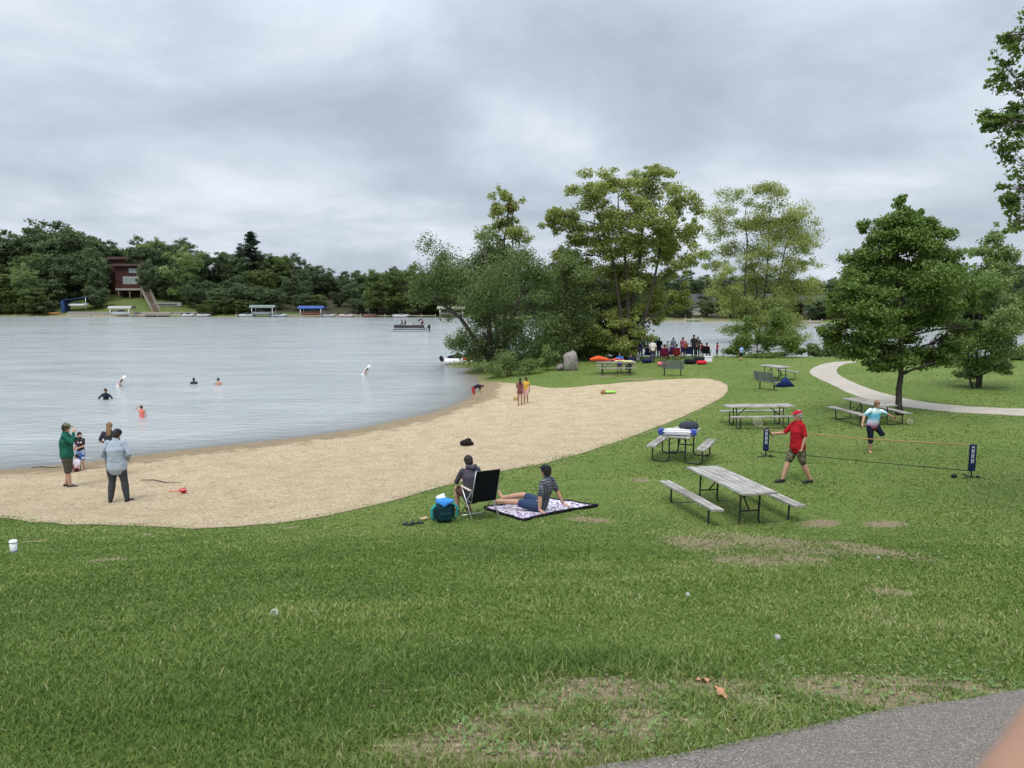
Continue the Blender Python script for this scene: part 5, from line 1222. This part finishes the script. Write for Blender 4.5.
duffel('pink bag on the grass behind the grey bench', gp(663, 52.5), .1, cloth('d07a80', 'salmon_canvas'), .95); duffel('navy bag at the feet of the white-shirted person', gp(647, 55), .3, navy, .9)
def cooler(label, p, rz, m):
    r_ = thing('cooler', label, 'cooler', p, rz); MB().box((0, 0, .17), (.55, .36, .34), None, .03).build('body', m, r_); MB().box((0, 0, .375), (.63, .39, .06), None, .02).build('lid', whiteP, r_)
    for k in (-1, 1): MB().tube([(k*.31, -.1, .26), (k*.35, -.09, .27), (k*.35, .09, .27), (k*.31, .1, .26)], .012, 6).build('handle', whiteP, r_)
cooler('pale grey cooler with white lid right of the towel-covered table', gp(635.5, 57), .3, mat('pale_grey_plastic', (.5, .53, .55), .5)); cooler('white cooler by the black camp chair', gp(708, 55.5), -.1, whiteP)
# collapsed blue sunshade by the far picnic table
o = MB().tube([(0, 0, 0), (0, 0, .5)], [(.55, .35), (.03, .03)], 7).build('sunshade', cloth('1d2c5a', 'blue_nylon')); o.location = G(785, 386.5); tag(o, 'small dark blue pop-up shade on the grass right of the far bench', 'sunshade')
MB().tube([(-.62, 0, .015), (0, -.38, .02), (.62, 0, .015)], .02, 6).build('rim', black, o)

# ------------------------------------------------------------------ on the water
def buoy(label, u, v):
    p = on_z(u, v, 0); r_ = thing('buoy', label, 'buoy', p, 0, 'leaning swim-area buoys')
    w_ = mat('buoy_white', (.78, .78, .76), .4, .05)
    MB().capsule([(0, 0, -.35), (0, 0, .72)], [.125, .125], 14).build('body', w_, r_)
    MB().tube([(0, 0, .16), (0, 0, .24)], .131, 14).build('band', mat('buoy_orange', (.5, .16, .06), .5), r_)
    MB().box((0, -.128, .46), (.12, .012, .34), None, .004).build('marking', mat('buoy_mark', (.12, .06, .05), .5), r_)
    r_.rotation_euler = (0, R(38), R(-8))
buoy('leaning white buoy above the swimmer in dark', 118.5, 386.5); buoy('leaning white buoy alone in open water right of centre, below the pontoon boat', 363.5, 374.5)
pb = on_z(410, 331.5, 0)
bt = thing('pontoon_boat', 'grey pontoon boat with dark railing panels and outboard crossing the lake', 'boat', pb)
greym = mat('pontoon_grey', (.42, .43, .45), .35, .06, metal=.4); dkp = mat('dark_panel', (.05, .045, .05), .5); 
for k in (-1, 1): MB().capsule([(-2.7, k*.85, .16), (-2.3, k*.85, .12), (2.5, k*.85, .12)], [.10, .27, .27], 12).build('pontoon', greym, bt)
MB().box((0, 0, .46), (5.2, 2.4, .12), None, .02).build('deck', greym, bt)
for k in (-1, 1): MB().box((.05, k*1.15, .80), (4.6, .04, .46)).build('side_panel', dkp, bt); MB().tube([(-2.3, k*1.15, 1.08), (2.4, k*1.15, 1.08)], .03, 6).build('rail', alu, bt)
MB().box((-2.3, 0, .80), (.04, 2.2, .46)).build('front_panel', dkp, bt); MB().box((2.3, 0, .74), (.5, 2.1, .40), None, .06).build('rear_seat', mat('boat_seat', (.55, .53, .52), .7), bt); MB().box((.4, .5, .85), (.5, .6, .7), None, .06).build('console', mat('console_grey', (.3, .3, .32), .5), bt)
MB().tube([(.3, -1.1, 1.08), (.35, -1.0, 1.5), (.6, 0, 1.62), (.35, 1.0, 1.5), (.3, 1.1, 1.08)], .03, 6).build('bimini_frame', alu, bt); MB().tube([(1.4, -1.1, 1.08), (1.8, -1.0, 1.72), (2.0, 0, 1.85), (1.8, 1.0, 1.72), (1.4, 1.1, 1.08)], .03, 6).build('bimini_frame', alu, bt)
MB().capsule([(1.5, -.9, 1.74), (1.85, 0, 1.9), (1.5, .9, 1.74)], .12, 8).build('folded_canopy', black, bt)
ob = MB().box((2.95, 0, .75), (.45, .4, .6), None, .1).build('outboard', black, bt); MB().tube([(3.0, 0, .5), (3.05, 0, -.3)], [.1, .07], 8).build('shaft', black, ob)
for i, (x, y, c, lb) in enumerate([(-1.3, .3, '4a4a55', 'person in grey sitting at the front of the pontoon boat'), (-.7, -.3, '2c2c38', 'person in black sitting second from the front of the pontoon boat'), (1.9, .2, '6a3a4a', 'person in maroon at the stern of the pontoon boat')]):
    person(lb, pb+Vector((x, y, .52)), R(90+30*i), 1.7, Sd(.42), top=cloth(c, 'boater_cloth_%s' % ('abc'[i])), sleeve=.9, bottom=blk, leg=.9)
# paddle craft by the willow
kb = on_z(463, 364, 0)
r_ = thing('motor_boat', 'small moored boat with orange bow cover and black outboard under the willow', 'boat', kb, R(8))
h = MB(); h.tube([(-1.5, 0, .22), (-1.2, 0, .22), (0, 0, .2), (1.0, 0, .24), (1.7, 0, .38)], [(.45, .26), (.55, .3), (.6, .3), (.45, .26), (.05, .05)], 12, (0, 1, 0)); h.build('hull', whiteP, r_)
MB().tube([(.0, 0, .36), (.9, 0, .40), (1.6, 0, .44)], [(.55, .22), (.42, .2), (.06, .06)], 12, (0, 1, 0)).build('bow_cover', cloth('c65a2c', 'orange_cover'), r_)
MB().box((-1.75, 0, .45), (.32, .3, .5), (0, R(-20), 0), .08).build('outboard', black, r_); MB().capsule([(-1.1, 0, .5), (-.3, 0, .62)], [.2, .25], 10).build('folded_cover', blk, r_)

# ------------------------------------------------------------------ far shore: house, stairs, docks, lifts
def fp(u, v=None, off=0): x, y = upl(u, off); return Vector((x, y, H1(x, y)))
px = .277
hs_ = fp(135, None, 19); hz = hs_.y/F_PX
def zv(v, y): return at_y(512, v, y).z
redw = mat('red_siding', (.05, .020, .016), .8, .15, 3); brownr = mat('brown_roof', (.085, .055, .045), .9, .2, 4); glassm = mat('window_glass', (.22, .27, .27), .25, .1, 2); whit = mat('white_frame', (.42, .42, .40), .6, .05); deckw = mat('deck_timber', (.25, .17, .12), .85, .2, 4)
Hs = thing('lake_house', 'dark red lake house with a row of white-framed windows above a deck', 'house', hs_); Hy = hs_.y; Y0 = 0
def X_(u): return (u-135)/F_PX*Hy
def Z_(v): return zv(v, Hy)-hs_.z
def wb(name, u0, u1, v0, v1, y0, y1, m, par=Hs, bev=0): return MB().box(((X_(u0)+X_(u1))/2, (y0+y1)/2, (Z_(v0)+Z_(v1))/2), (X_(u1)-X_(u0), y1-y0, Z_(v0)-Z_(v1)), None, bev).build(name, m, par)
wb('wall', 119, 148, 266, 296, 0, 8, redw); wb('wall', 112, 134, 259, 272, 1.5, 9, redw); wb('wall', 108, 121, 268, 296, 3, 9, redw)
wb('roof', 117, 150, 263.8, 266, -.9, 8.6, brownr); wb('roof', 110, 136, 256.6, 259, .6, 9.6, brownr); wb('chimney', 138, 141, 259, 264, 4, 5, mat('chimney_brick', (.2, .09, .07), .9))
for i in range(5):
    w0 = 126.5+i*3.3; f = wb('window', w0, w0+2.9, 276.5, 284, -.10, .05, whit); wb('pane', w0+.5, w0+2.4, 277.1, 283.4, -.14, -.11, glassm, f)
for i in range(3):
    w0 = 133+i*3.6; f = wb('window', w0, w0+3.0, 268.5, 273, -.10, .05, whit); wb('pane', w0+.4, w0+2.6, 269, 272.5, -.14, -.11, glassm, f)
dk = wb('deck', 124, 151, 288.5, 290.3, -3.2, -.01, mat('pale_timber', (.30, .28, .24), .8, .15, 3))
rl = MB()
for k in range(19): rl.box((X_(124.5+k*1.45), -3.15, Z_(288.5)+.5), (.07, .07, 1.0))
rl.box(((X_(124)+X_(151))/2, -3.15, Z_(288.5)+1.02), (X_(151)-X_(124), .1, .08)); rl.build('railing', mat('red_rail', (.16, .05, .035), .8), dk)
for u in (126, 137, 148): wb('deck_post', u, u+.8, 290.3, 298, -3.0, -2.7, deckw)
def stairs(label, u0, off0, v0, u1, off1):
    a = fp(u1, None, off1); b_ = fp(u0, None, off0); b_.z = zv(v0, b_.y); a.z += .5; r_ = thing('lake_stairs', label, 'stairs', a); d = b_-a; n = 26; sd_ = Vector((d.y, -d.x, 0)).normalized()
    st = MB(); ang = math.atan2(d.y, d.x)
    for k in range(n): st.box(d*(k/(n-1)), (.5, 1.7, .12), (0, 0, ang))
    st.build('treads', deckw, r_)
    for s in (-1, 1):
        MB().tube([sd_*s*.95+Vector((0, 0, .0)), sd_*s*.95+d], .13, 4).build('stringer', mat('pale_timber', None, None) if 0 else M['pale_timber'], r_)
        h = MB(); h.tube([sd_*s*.95+Vector((0, 0, 1)), sd_*s*.95+d+Vector((0, 0, 1))], .07, 4)
        for k in range(9): q = d*(k/8)+sd_*s*.95; h.tube([q, q+Vector((0, 0, 1))], .05, 4)
        h.build('handrail', M['pale_timber'], r_)
stairs('long timber stairs with pale rails down the lawn from the red house to the dock', 147, 15, 289, 158, 1.5)
def dock(label, u0, u1, off=-1.2, wd=1.8, z=.45, grp=None):
    a, b_ = fp(u0, None, off), fp(u1, None, off); a.z = b_.z = 0; r_ = thing('dock', label, 'dock', a, 0, grp); d = b_-a; L = d.length; ang = math.atan2(d.y, d.x)
    MB().box(d/2+Vector((0, 0, z)), (L, wd, .18), (0, 0, ang)).build('deck', M['dock_timber'], r_)
    n = max(2, int(L/3)); 
    for k in range(n+1):
        q = d*(k/n); MB().tube([q+Vector((0, -wd/2, -2)), q+Vector((0, -wd/2, .9))], .08, 6).build('post', M['dock_timber'], r_)
mat('dock_timber', (.33, .29, .24), .8, .15, 3)
dock('pale timber dock at the foot of the lake stairs', 134, 188, -1.5, 2.2); dock('low dock left of the pale timber dock, by the blue tarp frame', 70, 92, -1.2, 1.4, .35)
o = MB().box((0, 0, .4), (7.5, 3.0, .5), None, .05).build('landing', M['dock_timber']); p = fp(160, None, 1.0); o.location = p; tag(o, 'pale landing platform where the lake stairs meet the dock', 'platform')
# stone/white items on the lawn
o = MB().box((0, 0, .55), (8.0, .6, 1.1), None, .03).build('retaining_wall', mat('pale_stone', (.27, .265, .24), .9, .2, 3)); p = fp(169, None, 9); o.location = p; tag(o, 'pale rectangular retaining wall on the lawn right of the stairs', 'wall'); 
MB().box((0, -.33, .5), (5.6, .08, .35)).build('slot', mat('dark_slot', (.06, .07, .06), .9), o)
for i, (u0, u1) in enumerate([(70, 116), (136, 156), (166, 200)]):
    a, b_ = fp(u0, None, 1.2), fp(u1, None, 1.2); o = MB().box((0, 0, .2), ((b_-a).length, .5, .9), None, .04).build('seawall', M['pale_stone']); o.location = (a+b_)/2; o.rotation_euler = (0, 0, math.atan2(b_.y-a.y, b_.x-a.x))
    tag(o, ['low pale seawall left of the white boat lift', 'low pale seawall between the white boat lift and the stairs', 'low pale seawall right of the stairs'][i], 'wall')
def boat_lift(label, u, canopy, w_=7, h_=2.6, boatm=None, off=-2.5, grp='canopied boat lifts on the far shore', boat=True, blab=None):
    p = fp(u, None, off); p.z = 0; r_ = thing('boat_lift', label, 'boat lift', p, 0, grp)
    c = MB(); n = 8; V = []; 
    for i in range(n+1):
        a = PI*i/n; V += [Vector((-w_/2, -1.6*math.cos(a), h_+.45*math.sin(a))), Vector((w_/2, -1.6*math.cos(a), h_+.45*math.sin(a)))]
    F = [(2*i, 2*i+1, 2*i+3, 2*i+2) for i in range(n)]; V2 = [v-Vector((0, 0, .25)) for v in V]; m_ = len(V)
    c.add(V+V2, F+[tuple(reversed([q+m_ for q in f])) for f in F]+[(0, m_, m_+1, 1), (2*n, 2*n+1, m_+2*n+1, m_+2*n)]); c.build('canopy', canopy, r_)
    for sx in (-1, 1):
        for sy in (-1, 1): MB().tube([(sx*w_*.4, sy*1.5, -2), (sx*w_*.4, sy*1.5, h_)], .07, 6).build('post', alu, r_)
    if boat: small_boat(blab, p+Vector((0, 0, .55)), w_*.42, boatm)
def small_boat(label, p, hl, m, rz=0, grp=None):
    r_ = thing('moored_boat', label, 'boat', p, rz, grp)
    MB().tube([(-hl, 0, .5), (-hl*.7, 0, .42), (hl*.5, 0, .42), (hl, 0, .7)], [(.8, .35), (1.0, .45), (.9, .45), (.08, .1)], 10, (0, 1, 0)).build('hull', m, r_)
    MB().box((-hl*.1, 0, 1.0), (hl*.5, 1.3, .35), None, .1).build('windscreen', mat('tinted_screen', (.08, .1, .12), .2), r_); MB().box((-hl-.2, 0, .75), (.4, .4, .7), None, .1).build('outboard', black, r_)
boat_lift('boat lift with white flat canopy beside the red house dock', 124, mat('white_canopy', (.36, .36, .34), .6, .05), 6, 2.3, whiteP, -1.5, blab='white boat under the white canopy')
boat_lift('boat lift with pale grey-green canopy right of the lawn', 265, mat('grey_canopy', (.17, .21, .20), .7, .08), 6.5, 2.6, mat('pale_hull', (.33, .35, .37), .4), blab='pale boat under the grey-green canopy')
boat_lift('boat lift with bright blue canopy', 313, mat('blue_canopy', (.035, .085, .30), .6, .08), 6.5, 2.4, mat('dark_red_hull', (.25, .08, .07), .4), blab='dark red boat under the bright blue canopy')
boat_lift('boat lift with cream canopy at the right end of the low shore', 452, mat('cream_canopy', (.30, .29, .22), .7, .06), 7, 2.4, mat('cream_hull', (.35, .33, .28), .4), blab='cream boat under the cream canopy')
for (u, hl, c, lb) in [(249, 2.2, (.6, .62, .64), 'white boat moored left of the grey-green canopy'), (281, 2.3, (.45, .5, .55), 'pale blue boat moored right of the grey-green canopy'), (330, 1.8, (.5, .5, .5), 'grey boat moored right of the bright blue canopy'),
                       (348, 2.2, (.6, .5, .45), 'beige boat moored left of the white dock boxes'), (371, 1.8, (.25, .12, .1), 'rust-coloured boat moored on the low shore'), (402, 2.2, (.7, .7, .7), 'white boat moored among the low shore docks'), (190, 1.6, (.6, .6, .58), 'white rowing boat at the right end of the pale dock'), (205, 1.8, (.55, .55, .53), 'grey rowing boat right of the pale dock')]:
    p = fp(u, None, -2.2); p.z = -.1; small_boat(lb, p, hl, mat('hull_%d' % u, tuple(q*.6 for q in c), .5, .06), random.uniform(-.2, .2))
for u0, u1, lb in [(238, 252, 'short dock left of the grey-green canopy'), (272, 300, 'long dark dock between the two boat lifts'), (325, 345, 'dock right of the bright blue canopy'), (352, 362, 'short dock in the middle of the low shore'), (376, 396, 'dock behind the bow of the pontoon boat'), (408, 436, 'dock behind the stern of the pontoon boat'), (684, 700, 'far dock seen left of the slim cottonwood'), (796, 820, 'far dock seen right of the slim cottonwood')]:
    dock(lb, u0, u1, -1.0, 1.4, .4, 'docks on the far shore')
o = MB().capsule([(-2.3, 0, .5), (0, 0, .42), (2.3, 0, .5)], [(.06, .06), (.36, .2), (.06, .06)], 10, (0, 1, 0)).build('kayak', mat('orange_hull', (.55, .22, .07), .4)); p = fp(55, None, .8); o.location = p; tag(o, 'orange kayak lying on the far bank left of the blue tarp frame', 'kayak')
MB().ell((0, 0, .58), (.5, .2, .05)).build('cockpit', black, o)
# blue tarp frame over a white boat
p = fp(80, None, 4); r_ = thing('tarp_shelter', 'dark blue tarp shelter over a pale boat on the far bank', 'shelter', p); bt_ = mat('blue_tarp', (.02, .05, .13), .7, .15)
MB().box((0, 0, 3.4), (6.4, 3.2, .14), (0, R(-8), 0)).build('roof_sheet', bt_, r_); MB().box((-3.3, 0, 1.2), (1.0, 3.0, 3.4), None, .1).build('end_sheet', bt_, r_)
for k in (-1, 1): MB().tube([(3.0, k*1.5, -.5), (3.0, k*1.5, 3.7)], .07, 6).build('pole', alu, r_)
small_boat('pale boat stored under the dark blue tarp', p+Vector((.4, 0, 1.3)), 2.6, whiteP)
def house(label, u, off, w_, h_, wall, roof, n):
    p = fp(u, None, off); r_ = thing('shore_house', label, 'house', p); MB().box((0, 0, h_/2-.5), (w_, 7, h_+1)).build('wall', wall, r_)
    V = [(-w_/2-.5, -4, h_), (w_/2+.5, -4, h_), (w_/2+.5, 4, h_), (-w_/2-.5, 4, h_), (-w_/2, 0, h_+2), (w_/2, 0, h_+2)]; MB().add(V, [(0, 1, 5, 4), (2, 3, 4, 5), (1, 2, 5), (3, 0, 4), (3, 2, 1, 0)]).build('roof', roof, r_)
    for k in range(n): f = MB().box(((k+.5)/n*w_-w_/2, -3.53, h_*.55), (w_/n*.55, .1, 1.4)).build('window', whit, r_); MB().box(((k+.5)/n*w_-w_/2, -3.60, h_*.55), (w_/n*.45, .06, 1.15)).build('pane', glassm, f)
gry = mat('grey_siding', (.22, .23, .24), .8); rf = mat('grey_roof', (.06, .06, .06), .95)
house('grey-roofed house half hidden in the trees at the far left', 20, 17, 11, 4, gry, rf, 4)
house('beige house among trees seen just right of the tall cottonwood', 700, 18, 5, 2.6, mat('beige_siding', (.42, .38, .32), .8), rf, 4)
house('white house among trees seen through the slim cottonwood', 757, 19, 6, 2.8, mat('white_siding', (.5, .5, .5), .8), rf, 4)
house('brown house low in the trees behind the right-hand docks', 812, 14, 7, 2.6, mat('brown_siding', (.18, .12, .08), .8), rf, 4)

# ------------------------------------------------------------------ small growth in the near grass
r_ = random.Random(12)
def debris():
    mb = MB(); 
    for k in range(1800):
        u = r_.uniform(360, 1010); v = r_.uniform(660, 762)
        if r_.random() < .35: u, v = r_.uniform(640, 920), r_.uniform(530, 600)
        p = G(u, v)
        if seg_sd(np.array([p.x]), np.array([p.y]), asph_poly)[0] < .01 and r_.random() > .06: continue
        a = r_.uniform(0, 6.28); L = r_.uniform(.004, .012); q = r_.uniform(.3, .7); d = Vector((math.cos(a), math.sin(a), r_.uniform(-.2, .3)))*L; s_ = Vector((-math.sin(a), math.cos(a), r_.uniform(-.3, .3)))*L*q; c = p+Vector((0, 0, .012))
        mb.add([c-d, c+s_, c+d, c-s_], [(0, 1, 2, 3)])
    o = mb.build('wood_chips', mat('straw_litter', (.26, .20, .13), .95, .55, 14)); tag(o, 'scattered straw, wood chips and dead bits on the worn grass', 'plant litter', None, 'stuff')
debris()
def clover(n):
    mb = MB()
    for k in range(n):
        u = r_.uniform(430, 1020); v = r_.uniform(640, 760); p = G(u, v)
        if seg_sd(np.array([p.x]), np.array([p.y]), asph_poly)[0] < .0: continue
        for j in range(r_.choice([4, 5, 6])):
            a = r_.uniform(0, 6.28); L = r_.uniform(.010, .028); d = Vector((math.cos(a), math.sin(a), .45))*L; s_ = Vector((-math.sin(a), math.cos(a), 0))*L*.28; c = p+Vector((r_.uniform(-.012, .012), r_.uniform(-.012, .012), .008))
            mb.add([c, c+d*.55+s_, c+d, c+d*.55-s_], [(0, 1, 2, 3)])
    o = mb.build('weeds', mat('weed_green', (.12, .19, .055), .7, .35, 7)); tag(o, 'broad-leaved weeds and clover among the near grass', 'weeds', None, 'stuff')
clover(750)
def puff(label, p):
    t_ = thing('dandelion', label, 'dandelion', p); MB().tube([(0, 0, 0), (.004, 0, .07)], .0018, 5).build('stem', M['weed_green'], t_); f = MB()
    for k in range(90):
        d = Vector((r_.gauss(0, 1), r_.gauss(0, 1), r_.gauss(0, 1))).normalized(); f.tube([Vector((.004, 0, .078)), Vector((.004, 0, .078))+d*.017], [.0004, .0016], 3)
    f.build('seed_head', mat('seed_white', (.68, .68, .64), .9), t_)
puff('white dandelion seed head in the near grass above the worn strip', G(776, 651)); puff('white dandelion seed head in the grass below the foreground picnic table', G(687, 605)); puff('white dandelion seed head near the right edge below the net', G(878, 565)+Vector((0, 0, 0)))
def dead_leaf(label, p, rz):
    mb = MB(); n = 6; V = []
    for j in range(n+1):
        w_ = math.sin(PI*(j/n)**.8)*.022+.001
        for i in (-1, 0, 1): V.append((i*w_, (j/n-.5)*.085, .018+abs(i)*.012+.008*math.sin(j*2)))
    mb.add(V, [(j*3+i, j*3+i+1, j*3+i+4, j*3+i+3) for j in range(n) for i in (0, 1)], 0, True); o = mb.build('fallen_leaf', mat('brown_leaf', (.42, .22, .12), .8, .3, 30)); o.location = p+Vector((0, 0, .02)); o.rotation_euler = (.3, .2, rz); tag(o, label, 'leaf')
dead_leaf('curled orange-brown fallen leaf on the worn grass near the asphalt', G(718, 702), .4); dead_leaf('pale fallen leaf on the worn grass, left of the orange-brown one', G(702, 693), 2.)
# stick and weed line by the water
for (u, v, L, a, lb) in [(160, 483, 1.3, -.3, 'dark stick lying on the damp sand right of the blue-shirted man'), (46, 468.5, .9, .1, 'long dark stick at the water line left of the green-shirted man')]:
    o = MB().tube([(-L/2, 0, .03), (-L/5, .05, .05), (L/5, -.03, .03), (L/2, .06, .04)], [.012, .016, .014, .008], 6).build('driftwood', barkd); o.location = G(u, v); o.rotation_euler = (0, 0, a); tag(o, lb, 'stick')

# ------------------------------------------------------------------ the photographer's hand at the corner of the lens
hb = MB(); pr = cam.matrix_basis.to_3x3()
def cpos(u, v, d): return Vector(cam.location)+(Euler(cam.rotation_euler).to_matrix()@Vector(((u-512)/F_PX, (384-v)/F_PX, -1)))*d
tip = cpos(1150, 655, .105); bse = cpos(940, 960, .115); wr = cpos(840, 1420, .15)
hb.capsule([bse, bse.lerp(tip, .5), tip], [.0098, .0092, .0082], 14)
pc = bse.lerp(wr, .5); hb.capsule([bse.lerp(wr, .1), pc, wr], [(.030, .014), (.040, .016), (.028, .02)], 14, (1, .2, 0))
for k in range(3):
    a = bse+Vector((.018*(k+1), -.004*(k+1), -.012-.004*k)); hb.capsule([a+(wr-bse)*.15, a+Vector((.004, .012, .03)), a+Vector((.0, -.012, .045)), a+Vector((-.002, -.028, .030))], [.0095, .009, .0085, .0075], 10)
hb.capsule([wr.lerp(bse, .4), wr.lerp(bse, .5)+Vector((-.045, -.01, .02)), wr.lerp(bse, .6)+Vector((-.060, -.015, .045))], [.013, .011, .010], 10)
hb.capsule([wr, wr+Vector((.03, -.12, -.10)), wr+Vector((.05, -.22, -.22))], [.026, .034, .042], 14)
o = hb.remesh('hand', .0035, skin, None, 3)
# put the origin of the hand at its wrist
o.data.transform(Matrix.Translation(-wr)); o.location = wr
tag(o, 'blurred pinkish fingertip of the photographer at the bottom right corner', 'hand')
